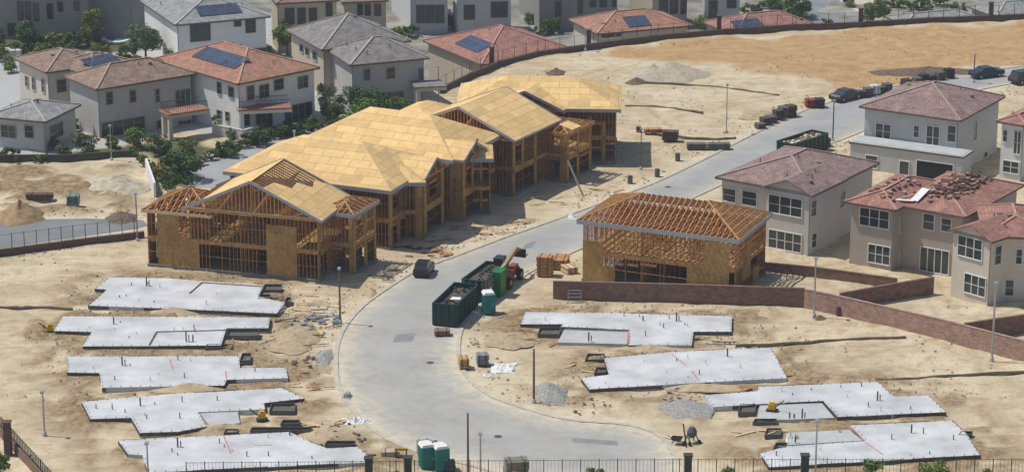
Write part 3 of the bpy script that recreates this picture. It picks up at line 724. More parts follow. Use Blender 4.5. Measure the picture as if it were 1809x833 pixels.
# F2
f2 = wing((691, 337), (388, 305), (788, 284), ZE, 'hip', .48, 'F2')
f2b = wing((752, 322), (670, 330), (790, 290), ZE-.15, 'hip', .46, 'F2b', lu=7, lv=5.4, oh=.4, inner=False, skip=('V2',))
def crosswing(base, a, b, lu, lv, sl=.5, dz=.02):
    g = base['fr']; q = Fr.__new__(Fr); q.u, q.v, q.z = g.u, g.v, g.z+dz; q.N = g.p(a, b, 0); q.lu, q.lv = lu, lv
    return dict(fr=q, kind='gable_u', slope=sl, oh=.45, inner=False, skip=('V2',), fh=.25, mode='sheathed')
f2g = crosswing(f2, -1.4, 5.6, 9, 6.2)
framed('framed_house', 'second framed house up the row, wide hipped board roof just behind the open gable', [f2, f2b, f2g],
       {(0, 'V'): dict(cols=[(0, .07, .2, 7), (.16, .22, .2, 3.1), (.34, .40, .2, 7), (.5, .56, 3.3, 7), (.22, .34, 2.7, 3.6)], gaps=[(.08, .15, .3, 2.4), (.23, .33, .3, 2.6), (.1, .2, 4.3, 5.7)]),
        (1, 'U'): dict(cols=[(0, .12, .2, 7)], gaps=[(.3, .6, .3, 2.5)]), (1, 'V'): dict(cols=[(0, .1, .2, 7), (.44, .56, .2, 7), (.9, 1, .2, 7), (0, 1, 2.8, 3.5)], gaps=[(.1, .44, .3, 2.7), (.56, .9, .3, 2.7), (.16, .36, 4.2, 5.7)]),
        (2, 'V'): dict(cols=[(0, .14, .2, 7), (.86, 1, .2, 7), (.14, .86, 2.8, 3.5)], gaps=[(.15, .85, .3, 2.75), (.3, .65, 4.2, 5.6)]), (2, 'U'): dict(cols=[(0, .15, .2, 7)])}, GRP)
# F3
f3 = wing((800, 283), (512, 254), (902, 240), ZE+.35, 'hip', .52, 'F3')
f3b = wing((872, 280), (800, 290), (914, 256), ZE-.1, 'hip', .46, 'F3b', lu=7.5, lv=6.2, oh=.4, inner=False, skip=('V2',))
f3g = crosswing(f3, -1.2, .4, 8.5, 5.6)
framed('framed_house', 'third framed house up the row with garage opening and tall board posts facing the street', [f3, f3b, f3g],
       {(2, 'V'): dict(cols=[(0, .12, .2, 7), (.88, 1, .2, 7), (.12, .88, 2.8, 3.6), (.44, .56, 3.5, 7)], gaps=[(.13, .87, .3, 2.75), (.2, .38, 4.1, 5.7), (.62, .8, 4.1, 5.7)]), (2, 'U'): dict(cols=[(0, .5, .2, 7)]),
        (0, 'V'): dict(cols=[(0, .06, .2, 7), (.3, .36, .2, 7), (.16, .22, 3.3, 7), (0, .36, 2.75, 3.5), (.06, .3, 5.9, 6.6)], gaps=[(.06, .3, .3, 2.75), (.08, .15, 4.1, 5.7), (.24, .29, 4.1, 5.7)]),
        (1, 'U'): dict(opens=[(836, 300, 862, 330), (836, 355, 862, 385)]),
        (1, 'V'): dict(cols=[(0, .14, .2, 7), (.8, 1, .2, 7)], gaps=[(.3, .6, 4.2, 5.6), (.2, .45, .3, 2.5)])}, GRP)
# F4
f4g = wing((909, 249), (729, 214), (987, 200), ZE, 'gable_v', .41, 'F4', wt=.5, lv=11.0, mode='sheathed', gstud=True, fh=.2)
f4l = wing((760, 222), (687, 205), (800, 180), ZE-.2, 'hip', .42, 'F4l', oh=.4, lv=9, skip=('V',))
f4f = Fr.__new__(Fr); g4 = f4g['fr']; f4f.u, f4f.v, f4f.z = g4.u, g4.v, ZE-.7; f4f.N = g4.p(-2.4, 8.2, 0); f4f.lu, f4f.lv = 8, 6.6
f4r = dict(fr=f4f, kind='hip', slope=.22, oh=.35, inner=False, mode='open', tsp=.9, skip=('V2',), fm=M_stud, panels=[('V', [(1.5, .2), (3.6, .2), (3.6, 2.0), (1.5, 2.0)])])
framed('framed_house', 'fourth framed house up the row, dark studded gable end rising behind the hipped roofs', [f4g, f4l, f4r],
       {(0, 'V'): dict(cols=[(0, .05, .2, 7), (.2, .26, 3.3, 7), (.5, .56, .2, 7), (0, .56, 2.75, 3.45)], gaps=[(.06, .48, .3, 2.75), (.07, .18, 4.0, 5.8)]),
        (1, 'U'): dict(cols=[(.0, .3, .2, 7)]),
        (2, 'U'): dict(cols=[(0, .12, .2, 7)], gaps=[(.15, .7, .3, 2.6)]),
        (2, 'V'): dict(cols=[(0, .08, .2, 7), (.42, .5, .2, 7), (.92, 1, .2, 7), (0, .5, 2.8, 3.4)], gaps=[(.09, .41, .3, 2.7), (.12, .36, 4.0, 5.5), (.55, .9, .3, 2.4)])}, GRP)
# F5
f5 = wing((1097, 193), (812, 177), (1084, 150), ZE, 'hip', .42, 'F5', wt=.7)
f5c = wing((995, 196), (880, 176), (992, 148), ZE, 'gable_v', .42, 'F5c', lu=9.5, lv=7.5, oh=.4, skip=('V',), inner=False)
framed('framed_house', 'fifth framed house at the far end of the row beside the open pads', [f5, f5c],
       {(0, 'U'): dict(sheath=[(1088, 205, 1096, 300), (1040, 205, 1046, 300), (1064, 215, 1070, 298)], opens=[(1046, 220, 1062, 245), (1070, 255, 1086, 298), (1046, 262, 1062, 300)], cols=[(.38, .42, .2, 7), (.0, .3, 2.9, 3.4)]),
        (0, 'V'): dict()}, GRP)
# F6 across the street
f6 = wing((1306, 423), (1014, 391), (1354, 399), 6.7, 'hip', .40, 'F6', wt=.2, mode='open', lv=10.5, oh=.55, fh=.42)
framed('framed_house', 'lone framed house across the street behind the brick wall, bare hip roof trusses', [f6],
       {(0, 'U'): dict(sheath=[(1030, 425, 1066, 466), (1015, 466, 1087, 505), (1245, 428, 1290, 505), (1214, 466, 1246, 505)],
                       opens=[(1088, 468, 1102, 505), (1108, 470, 1128, 505), (1132, 470, 1160, 505), (1180, 470, 1212, 505), (1290, 440, 1302, 470), (1290, 480, 1302, 505)]),
        (0, 'U2'): dict(sheath=[(1014, 370, 1400, 470)]), (0, 'V2'): dict(sheath=[(1010, 350, 1030, 470)]),
        (0, 'V'): dict(sheath=[(1312, 435, 1326, 490), (1330, 470, 1340, 500)], opens=[(1327, 440, 1338, 465), (1340, 475, 1350, 500)])}, GRP)

# ---------------------------------------------------------------- finished houses
def tile(name, c, c2): return mat(name, c, .85, .1, .9, pattern='brick', psize=(.35, .38), mort=.035, pcol=(.62, .6, .6), col2=c2, fine=.08, bump=.3)
T_red = tile('red_tile', (.42, .22, .15), (.30, .16, .11)); T_brown = tile('brown_tile', (.32, .225, .17), (.22, .155, .12))
T_grey = tile('grey_tile', (.27, .25, .235), (.18, .168, .16)); T_mauve = tile('mauve_tile', (.33, .225, .20), (.22, .15, .14))
T_rose = tile('rose_tile', (.40, .20, .155), (.27, .135, .11)); T_lgrey = tile('light_grey_tile', (.33, .335, .33), (.22, .225, .225))
T_mix = tile('mixed_tile', (.42, .28, .24), (.20, .12, .09))
def stucco(n, c): return mat(n, c, .9, .04, 1.2, bump=.08)
S_cream = stucco('cream_stucco', (.58, .53, .45)); S_white = stucco('white_stucco', (.74, .735, .71)); S_taupe = stucco('taupe_stucco', (.44, .375, .32))
S_beige = stucco('beige_stucco', (.50, .43, .33)); S_grey = stucco('grey_stucco', (.47, .46, .44)); S_blue = stucco('pale_blue_stucco', (.50, .505, .49))
S_pink = stucco('pinkish_stucco', (.40, .33, .30)); S_bgrey = stucco('dark_grey_stucco', (.27, .265, .25)); S_tan = stucco('tan_stucco', (.64, .57, .48))
S_off = stucco('off_white_stucco', (.58, .56, .52))
M_dim = mat('brown_frame', (.12, .11, .10), .6, .05); M_dimw = mat('grey_frame', (.34, .34, .33), .6, .05)
G1 = 'houses along the street behind the framed row'; G2 = 'houses behind the brick walls on the right'; G3 = 'houses across the top of the picture'
ZH = 6.4
def patio(r, fr, name, zt=3.2, posts=4, m=None, rail=True, top=None):
    """covered porch with balcony: slab roof, columns, rail"""
    b = MB(); b.prism([(q.x, q.y) for q in (fr.p(0, 0, 0), fr.p(0, fr.lv, 0), fr.p(fr.lu, fr.lv, 0), fr.p(fr.lu, 0, 0))], zt-.45, zt); part(b, 'balcony', m or S_cream, r)
    e = MB(); e.prism([(q.x, q.y) for q in (fr.p(-.25, -.25, 0), fr.p(-.25, fr.lv, 0), fr.p(fr.lu+.25, fr.lv, 0), fr.p(fr.lu+.25, -.25, 0))], zt+.003, zt+.18); part(e, 'tile_band', top or T_red, r)
    for a, bb in ((.25, .25), (fr.lu-.25, .25)):
        c_ = MB(); q = fr.p(a, bb, 0); c_.box((q.x, q.y, (zt-.45)/2), (.5, .5, zt-.45), math.atan2(fr.u.y, fr.u.x)); part(c_, 'column', m or S_cream, r)
    if rail:
        rl = MB(); pts = [fr.p(0, fr.lv-.2, 0), fr.p(0, 0, 0), fr.p(fr.lu, 0, 0), fr.p(fr.lu, fr.lv-.2, 0)]
        for i in range(3):
            A, B = pts[i], pts[i+1]; rl.beam(A+Vector((0, 0, zt+1.15)), B+Vector((0, 0, zt+1.15)), .06, .06); L = (B-A).length
            for k in range(int(L/.3)+1): q = A+(B-A)*(k*.3/L); rl.beam(q+Vector((0, 0, zt+.15)), q+Vector((0, 0, zt+1.15)), .035)
        part(rl, 'railing', M_iron, r)
# A
a1 = wing((80, 215), (-40, 214), (124, 203), 3.9, 'hip', .30, 'A', lv=9)
house('house', 'low grey roofed house at the left edge above the eroded bank', [a1], S_blue, T_lgrey, G1,
      wins=[(0, 'U', 2, 222, 27, 242, 2), (0, 'U', 44, 222, 58, 242), (0, 'V', 88, 220, 110, 243, 2)])
b1 = wing((81, 128), (10, 104), (200, 114), ZH, 'hip', .34, 'B1')
b1b = wing((158, 131), (100, 122), (262, 113), ZH-.05, 'hip', .34, 'B1b', lu=8)
house('house', 'brown roofed house with solar array, partly behind the nearer brown roofed house', [b1, b1b], S_cream, T_brown, G1,
      wins=[(0, 'U', 31, 131, 37, 151), (0, 'U', 45, 135, 50, 152), (0, 'U', 57, 137, 62, 158), (0, 'U', 74, 141, 79, 162), (0, 'V', 100, 141, 116, 162)],
      solar=[(0, 'U', 4.6, 3.0, 0, 0)] and [(1, 'V', 1.2, .8, 5.0, 2.3)])
b2 = wing((170, 158), (122, 141), (370, 143), ZH, 'hip', .42, 'B2', wt=.15, lu=8.6)
b2p = wing((172+92, 155), (150, 140), (292, 151), ZH-.05, 'hip', .42, 'B2b', wt=.15, lu=6, lv=4)
rB2, _ = house('house', 'brown roofed house with covered balcony on two columns, nearest of the left group', [b2], S_grey, T_brown, G1,
      wins=[(0, 'V', 187, 163, 198, 184), (0, 'V', 229, 160, 239, 180), (0, 'V', 310, 158, 343, 192, 3), (0, 'V', 174, 212, 255, 247, 4, 'door'), (0, 'V', 277, 212, 296, 244, 2, 'door'), (0, 'V', 315, 212, 352, 244, 3, 'door'),
            (0, 'V', 274, 158, 281, 180)])
patio(rB2, Fr((302, 200), (280, 196), (374, 190), 3.3, lu=2.6, wt=.1, tag='pB2') if False else Fr((300, 250), (286, 243), (372, 240), 0, wt=.1, tag='pB2'), 'p', 3.3, m=S_cream)
c1 = wing((420, 148), (269, 104), (566, 119), ZH+.3, 'hip', .36, 'C')
rC, _ = house('house', 'red tiled house with large solar array and balcony on a white column', [c1], S_white, T_red, G1,
      wins=[(0, 'U', 384, 146, 391, 166), (0, 'U', 404, 154, 413, 172), (0, 'V', 436, 152, 448, 176, 1), (0, 'V', 458, 150, 474, 172, 2), (0, 'V', 484, 140, 500, 158), (0, 'V', 526, 135, 543, 155, 2),
            (0, 'U', 384, 195, 391, 210), (0, 'U', 399, 198, 405, 214), (0, 'V', 503, 184, 550, 215, 4, 'door'), (0, 'V', 452, 198, 480, 226, 3, 'door'), (0, 'V', 428, 200, 440, 222)],
      solar=[(0, 'U', 3.6, 2.2, 9.0, 2.5)])
patio(rC, Fr((425, 242), (424, 236), (498, 226), 0, lu=2.2, wt=.1, tag='pC'), 'p', 3.3, m=S_white)
d1 = wing((568, 88), (524, 66), (735, 77), ZH, 'hip', .46, 'D', wt=.2, lu=13)
house('house', 'grey roofed house standing behind the nearer grey roofed house', [d1], S_beige, T_grey, G1,
      wins=[(0, 'U', 530, 80, 536, 92), (0, 'U', 540, 86, 546, 98), (0, 'U', 553, 92, 560, 106)])
e1 = wing((618, 115), (591, 101), (768, 113), ZH-.3, 'hip', .46, 'E', wt=.2, lu=9.6)
rE, _ = house('house', 'grey roofed house with two small upper windows beside the start of the fence wall', [e1], S_grey, T_grey, G1,
      wins=[(0, 'V', 643, 123, 653, 141), (0, 'V', 683, 120, 697, 138), (0, 'V', 740, 120, 762, 155, 2), (0, 'V', 632, 165, 712, 186, 4, 'door')])
patio(rE, Fr((736, 196), (732, 190), (790, 194), 0, lu=3, wt=.1, tag='pE'), 'p', 3.0, m=S_grey, rail=False, top=T_grey)
# right side
h1 = wing((1697, 213), (1506, 195), (1808, 175), ZE, 'hip', .36, 'H1')
h1f = wing((1702, 277), (1500, 250), (1712, 268), 3.3, 'flat', 0, 'H1f', wt=0, lv=3.4, oh=.12)
h1b = wing((1608, 207), (1520, 197), (1680, 180), ZE-.05, 'hip', .36, 'H1b', lv=9)
rH1, _ = house('house', 'large mauve roofed house with open garage and pale porch roof at the far street', [h1, h1f], S_blue, T_mauve, G2,
      wins=[(0, 'U', 1548, 219, 1574, 244, 2), (0, 'U', 1638, 223, 1660, 262, 2), (0, 'U', 1615, 222, 1624, 242), (0, 'U', 1675, 222, 1690, 250), (0, 'V', 1720, 216, 1726, 246), (1, 'U', 1620, 287, 1684, 330, 1, 'garage_opening'), (1, 'U', 1530, 275, 1550, 296), (1, 'U', 1590, 285, 1606, 320, 1, 'door'), (0, 'V', 1738, 268, 1744, 288)])
h2 = wing((1812, 222), (1758, 214), (1900, 185), ZE, 'hip', .36, 'H2')
house('house', 'house with rose roof cut off by the right edge, beyond the mauve roofed house', [h2], S_white, T_rose, G2,
      wins=[(0, 'U', 1773, 230, 1780, 250), (0, 'U', 1793, 232, 1806, 272, 2), (0, 'U', 1773, 285, 1800, 305, 2)])
h3 = wing((1436, 343), (1252, 318), (1581, 292), ZE, 'hip', .33, 'H3')
h3f = h3['fr']
gfr = Fr.__new__(Fr); gfr.u, gfr.v, gfr.z = h3f.u, h3f.v, ZE+.02; gfr.lu, gfr.lv = 6.2, 8.0; q = h3f.p(-.25, -.7, 0); gfr.N = Vector((q.x, q.y, 0))
h3g = dict(fr=gfr, kind='gable_v', slope=.42, oh=.5)
house('house', 'pale house with small front gable over triple windows, behind the lone framed house', [h3, h3g], S_off, T_mauve, G2,
      wins=[(1, 'U', 1359, 348, 1417, 379, 3), (1, 'U', 1359, 410, 1416, 441, 4), (0, 'U', 1274, 333, 1300, 355), (0, 'U', 1312, 338, 1337, 362), (1, 'V', 1433, 354, 1442, 380), (0, 'V', 1463, 345, 1473, 372), (0, 'V', 1479, 340, 1492, 366), (1, 'V', 1434, 412, 1442, 436),
            (0, 'V', 1545, 312, 1552, 330)])
h4 = wing((1706, 383), (1560, 362), (1830, 330), ZE, 'hip', .33, 'H4')
h4l = wing((1583, 371), (1500, 352), (1640, 318), ZE+.03, 'hip', .33, 'H4l')
rH4, FI4 = house('house', 'taupe house with half laid roof tiles and a white plume of felt on its ridge', [h4, h4l], S_taupe, T_rose, G2,
      wins=[(1, 'U', 1520, 370, 1571, 400, 3), (1, 'U', 1535, 434, 1574, 465, 3), (1, 'V', 1590, 380, 1602, 407), (0, 'U', 1632, 378, 1651, 405), (0, 'U', 1664, 386, 1681, 408), (1, 'V', 1589, 440, 1599, 466), (1, 'V', 1603, 438, 1615, 464), (0, 'U', 1627, 440, 1677, 485, 4, 'door')])
# unlaid part of that roof: battens and stacked tiles
tm = MB(); f4_ = h4['fr']
rr = random.Random(3)
def roof_items(fr, n, lo, hi, sl, z, mb, sz, amax=1.0):
    k = 0; top = min(fr.lu, fr.lv)/2
    while k < n:
        a, b = rr.uniform(.3, fr.lu-.3), rr.uniform(.3, fr.lv*amax); h = roof_h(fr, 'hip', sl, a, b); q = h/sl/top
        if lo < q < hi: p = fr.p(a, b, 0); mb.box((p.x, p.y, z+h+.10), sz, rr.uniform(0, 3)); k += 1
M_loose = mat('loose_tile', (.16, .085, .06), .9, .3, 2); M_tloose = mat('tan_loose_tile', (.45, .30, .22), .9, .2, 2)
for k in range(50):
    for fr__, m__, lo__, am in ((f4_, M_loose, .55, 1), (f4_ if k % 2 else h4l['fr'], M_tloose if k % 3 else M_loose, .42, .7)):
        tm = MB(); roof_items(fr__, 1, lo__, 1, .33, ZE if fr__ is f4_ else ZE+.03, tm, (.5, .4, .22), am); part(tm, 'tile_stack', m__, rH4)
tm = MB(); roof_items(f4_, 90, .55, 1, .33, ZE, tm, (.42, .34, .2)); o_ = part(tm, 'loose_tiles', M_loose, rH4); o_['kind'] = 'stuff'
tm = MB(); roof_items(f4_, 50, .45, 1, .33, ZE, tm, (.4, .3, .18)); o_ = part(tm, 'loose_tiles', M_tloose, rH4); o_['kind'] = 'stuff'
fb = MB(); vv = [on_wall(1616, 352, *face_ends(FI4[0], 'U'))]; 
p0 = f4_.p(6.3, .9, ZE+.33*.9+.19); p1 = f4_.p(6.0, 3.0, ZE+.33*3.0+.35); fb.beam(p0, p1, .9, .06); fb.beam(p0, f4_.p(8.6, .5, ZE+.36), .5, .06); part(fb, 'white_underlay', M_white, rH4)
h5g = wing((1752, 427), (1681, 404), (1850, 385), ZE+.1, 'gable_v', .42, 'H5', lv=9, oh=.45)
h5r = wing((1860, 420), (1742, 424), (1880, 370), ZE+.05, 'hip', .36, 'H5r', lv=11, oh=.5)
house('house', 'cream house at the right edge whose bright gable end has two rows of triple windows', [h5g, h5r], S_tan, T_rose, G2,
      wins=[(0, 'U', 1694, 420, 1736, 455, 3), (0, 'U', 1705, 487, 1742, 520, 3), (0, 'V', 1758, 434, 1769, 465), (1, 'U', 1759, 496, 1773, 524), (1, 'U', 1777, 494, 1791, 521), (1, 'U', 1796, 440, 1806, 465)])
# top row (left part on the site's level)
zb = 0
def low(near, left, right, z=0, **k):
    return Fr(near, left, right, z, **k)
t1 = dict(fr=low((160, 74), (-60, 66), (162, 62), 0, lv=10, wt=0, tag='T1'), kind='hip', z=ZH, oh=.3)
t1b = dict(fr=low((238, 72), (150, 68), (240, 60), 0, lv=9, wt=0, tag='T1b'), kind='hip', z=ZH+.4, oh=.3)
house('house', 'dark taupe house in the top left corner behind the shrubs and pool', [t1, t1b], S_bgrey, T_brown, G3,
      wins=[(0, 'U', 31, 4, 40, 35), (0, 'U', 45, 4, 53, 35), (0, 'U', 59, 6, 67, 37), (0, 'U', 83, 7, 92, 33), (0, 'U', 102, 4, 110, 20), (0, 'U', 131, 3, 139, 18), (0, 'U', 14, 42, 26, 62, 1, 'door')])
t2 = wing((309, 44), (238, 1), (480, 30), ZH, 'hip', .32, 'T2')
house('house', 'house with grey roof, solar panels and one long bright white side wall', [t2], S_white, T_lgrey, G3,
      wins=[(0, 'V', 336, 40, 370, 72, 3), (0, 'V', 414, 30, 425, 46), (0, 'V', 434, 30, 450, 57, 2), (0, 'V', 320, 92, 470, 110, 6, 'door')], solar=[(0, 'V', 4, 1.4, 6, 2.6)])
t3 = dict(fr=low((490, 96), (476, 78), (602, 92), 0, wt=.1, tag='T3'), kind='hip', z=7.2, oh=.3)
t3b = dict(fr=low((606, 78), (600, 70), (688, 76), 0, wt=.1, tag='T3b'), kind='hip', z=6.0, oh=.3)
house('house', 'beige house with three tall upper windows, top centre left', [t3, t3b], S_beige, T_brown, G3,
      wins=[(0, 'V', 504, 15, 519, 42), (0, 'V', 526, 15, 539, 42), (0, 'V', 546, 15, 559, 42), (0, 'V', 576, 5, 586, 28), (1, 'V', 632, 8, 640, 26), (1, 'V', 645, 8, 654, 27), (1, 'V', 662, 8, 672, 27)])
def topho(label, near, left, right, wl, wallm, lu=None, zt=None, roofm=None, nm='T', lv=None):
    f = Fr(near, left, right, DROP, lu=lu, lv=lv, wt=.1, tag=nm)
    house('house', label, [dict(fr=f, kind='hip', z=zt or DROP+6.6, oh=.3, slope=.35)], wallm, roofm or T_brown, G3, zb=DROP, wins=wl)
topho('pale blue house with three arched upper windows beside a stepped white side wall', (724, 62), (686, 18), (796, 60), [(0, 'V', 736, 10, 749, 40), (0, 'V', 752, 10, 766, 40), (0, 'V', 769, 10, 784, 40)], S_blue, nm='T4')
topho('grey house with a glazed balcony door between a white column and a bright side wall', (806, 62), (796, 50), (908, 60), [(0, 'V', 820, 10, 838, 34, 2), (0, 'V', 868, 4, 896, 30, 3)], S_blue, nm='T5')
topho('dark grey house whose side wall shows white above the red roof', (951, 56), (910, 20), (1098, 54), [(0, 'V', 981, 3, 991, 30), (0, 'V', 1021, 2, 1029, 24), (0, 'V', 1042, 1, 1052, 12), (0, 'V', 1060, 1, 1071, 12), (0, 'V', 1082, 1, 1092, 12)], S_bgrey, nm='T6')
topho('tan house with a row of upper windows above the middle red roof', (1152, 54), (1104, 40), (1232, 52), [(0, 'V', 1165, 1, 1179, 24), (0, 'V', 1184, 1, 1197, 24), (0, 'V', 1203, 1, 1217, 24)], S_beige, nm='T7')
topho('narrow grey house with a tall dark window left of the curving road', (1241, 48), (1236, 38), (1310, 48), [(0, 'V', 1253, 2, 1267, 36), (0, 'V', 1285, 1, 1300, 14)], S_grey, nm='T8')
# low red roofs behind the fence
zr = DROP+6.4
GU = 'low tiled roofs just beyond the fence wall'
u1 = wing((850, 114), (781, 68), (1006, 84), zr, 'hip', .36, 'U1')
house('house', 'red roofed house with dark solar panels directly beyond the start of the fence', [u1], S_beige, T_rose, GU, zb=DROP, solar=[(0, 'U', 4, 1.6, 6.5, 2.6)])
u2 = wing((1054, 60), (990, 36), (1232, 50), zr, 'hip', .36, 'U2')
house('house', 'red roofed house with a diamond of solar panels beyond the middle of the fence', [u2], S_cream, T_red, GU, zb=DROP, wins=[(0, 'V', 1062, 60, 1098, 66, 3)], solar=[(0, 'V', 5.5, .8, 3.6, 2.6)])
u3 = wing((1296, 62), (1245, 38), (1446, 44), zr, 'hip', .36, 'U3')
house('house', 'pinkish red roofed house beside the curving rear street', [u3], S_cream, T_rose, GU, zb=DROP, solar=[(0, 'V', 1.2, .9, 4.6, 2.4)])
v1 = wing((1600, 44), (1555, 30), (1745, 36), zr-2.2, 'hip', .28, 'V1')
house('house', 'grey roofed house beyond the fence right of the green tree', [v1], S_cream, T_lgrey, GU, zb=DROP)
v2 = wing((1760, 30), (1700, 12), (1880, 22), zr-1.5, 'hip', .28, 'V2')
house('house', 'grey roofed house beyond the fence in the top right corner', [v2], S_cream, T_lgrey, GU, zb=DROP)
# ---------------------------------------------------------------- slabs
GS = 'poured foundation slabs on the pads'
M_slabside = mat('slab_edge', (.30, .29, .28), .85, .1, 2)
M_rebar = mat('vapour_barrier', (.12, .115, .105), .5, .1)
M_pipe = mat('stub_pipe', (.10, .10, .11), .6, .1)
M_red = mat('red_chalk', (.55, .22, .18), .8)
def slab(key, label, tiers=(), forms=(), stubs=(), chalk=(), lines=()):
    pts = P3(SLABS[key], .35); c = sum(pts, Vector())/len(pts); r = root('foundation_slab', label, 'slab', (c.x, c.y, 0), group=GS)
    m = MB(); m.prism([(p.x, p.y) for p in pts], -.2, .35); part(m, 'slab', M_conc, r)
    fm = MB(); n = len(pts); area = sum(pts[i].x*pts[(i+1) % n].y-pts[(i+1) % n].x*pts[i].y for i in range(n))
    rr = random.Random(key)
    for i in range(n):
        a, b = pts[i], pts[(i+1) % n]; d = (b-a); L = d.length
        if L < .5: continue
        d /= L; nn = Vector((d.y, -d.x, 0))*(1 if area > 0 else -1); t = 0
        while t < L-.2:
            l = min(rr.choice((2.4, 3.6, 4.8)), L-t); z = .22+rr.uniform(-.06, .05)
            if rr.random() > .22: fm.beam(a+d*t+nn*.03+Vector((0, 0, z-.38)), a+d*(t+l)+nn*.03+Vector((0, 0, z-.38)), .045, .32)
            t += l
    part(fm, 'form_board', M_form, r)
    bl = MB()
    for i in range(n):
        a, b = pts[i], pts[(i+1) % n]; d = (b-a); L = d.length; nn = Vector((d.y, -d.x, 0)).normalized()*(1 if area > 0 else -1)
        for k in range(int(L/.9)): q = a+d*((k+.5)*.9/L)-nn*.12; bl.box((q.x, q.y, .40), (.05, .05, .14))
    part(bl, 'anchor_bolts', M_pipe, r)
    bx_ = [p.x for p in pts]; by_ = [p.y for p in pts]; pa = np.array([(p.x, p.y) for p in pts]); nst = 0
    while nst < 9:
        qx, qy = rr.uniform(min(bx_), max(bx_)), rr.uniform(min(by_), max(by_))
        if sdist(np.array([qx]), np.array([qy]), pa)[0] > -.6: continue
        nst += 1; m = MB(); m.tube((qx, qy, .33), (qx, qy, .35+rr.uniform(.15, .55)), .05, n=6); part(m, 'pipe_stub', M_pipe if rr.random() < .7 else M_white, r)
    for t_ in tiers:
        q = P3(t_, .24); m = MB(); m.prism([(p.x, p.y) for p in q], -.2, .235); part(m, 'garage_slab', M_conc2, r)
    for (x0, y0, x1, y1) in forms:
        q = P3([(x0, y1), (x1, y1), (x1+2, y0), (x0+4, y0)], .1); f = MB()
        for i in range(4): f.beam(q[i]+Vector((0, 0, .12)), q[(i+1) % 4]+Vector((0, 0, .12)), .06, .34)
        f.prism([(p.x, p.y) for p in q], -.1, .13); part(f, 'footing_form', M_rebar, r)
    for (x, y, h) in stubs:
        p = G(x, y, .35); m = MB(); m.tube(p, p+Vector((0, 0, h)), .07, n=8)
        if h > .8: m.tube(p+Vector((.25, .1, 0)), p+Vector((.25, .1, h*.6)), .05)
        part(m, 'pipe_stub', M_pipe, r)
    for ln in lines:
        m = MB(); q = P3(ln, .36)
        for i in range(len(q)-1): m.beam(q[i], q[i+1], .16, .1)
        part(m, 'grade_step', M_form, r)
    for (x0, y0, x1, y1) in chalk:
        m = MB(); m.beam(G(x0, y0, .354), G(x1, y1, .354), .12, .012); part(m, 'control_joint', M_red, r)
    return r
slab('L1', 'white foundation slab directly in front of the nearest framed house', forms=[(464, 506, 496, 516), (456, 524, 476, 531), (503, 529, 512, 537)], stubs=[(259, 505, 1.0)], tiers=[], lines=[[(335, 518), (357, 499), (464, 506)]])
slab('L2', 'foundation slab second from the framed houses on the left side', lines=[[(264, 609), (277, 586), (399, 583)]], forms=[(400, 586, 456, 597), (363, 612, 410, 618)], stubs=[(201, 572, .7), (329, 603, 1.1), (341, 603, .7)])
slab('L3', 'middle foundation slab of the five on the left side', forms=[(424, 628, 442, 641)], stubs=[(216, 645, .9)], chalk=[(300, 634, 306, 652), (399, 655, 400, 669)])
slab('L4', 'foundation slab second from the bottom left, yellow compactor beside it', tiers=[[(352, 728), (420, 726), (424, 746), (372, 752)]], forms=[(476, 717, 520, 730), (496, 746, 528, 752)], stubs=[(248, 716, .8)])
slab('L5', 'lowest foundation slab on the left, partly behind the bottom fence', forms=[(396, 762, 419, 768), (442, 759, 550, 764), (574, 783, 626, 789)], stubs=[(314, 789, .9), (512, 768, .5)], chalk=[(395, 768, 408, 800), (450, 786, 480, 785)])
slab('R1', 'foundation slab just in front of the long brick wall', lines=[[(990, 579), (1110, 583)]], tiers=[[(998, 579), (1110, 583), (1108, 607), (985, 604)]], forms=[(950, 583, 988, 594)], stubs=[(1195, 567, .9), (1136, 566, .5), (1040, 602, .9)], chalk=[(1110, 580, 1111, 606)])
slab('R2', 'foundation slab second down from the brick wall on the right side', forms=[(1034, 629, 1066, 639), (1050, 653, 1070, 662)], stubs=[(1285, 629, .8)], chalk=[(1186, 624, 1212, 645), (1222, 655, 1236, 673)])
slab('R3', 'foundation slab second from the bottom right, yellow mixer on its recess', tiers=[[(1342, 715), (1452, 711), (1474, 737), (1338, 742)]], forms=[(1304, 718, 1333, 732), (1330, 744, 1370, 750)], stubs=[(1550, 707, .9), (1417, 738, .9), (1395, 738, .5), (1403, 738, .4)])
slab('R4', 'lowest foundation slab on the right, in front of the bottom fence bushes', tiers=[[(1388, 764), (1500, 758), (1524, 777), (1394, 785)]], forms=[(1351, 761, 1378, 772), (1367, 786, 1388, 794), (1694, 766, 1716, 772)], stubs=[(1610, 764, .8), (1405, 780, .6)], chalk=[(1502, 752, 1526, 777), (1528, 780, 1560, 802)])

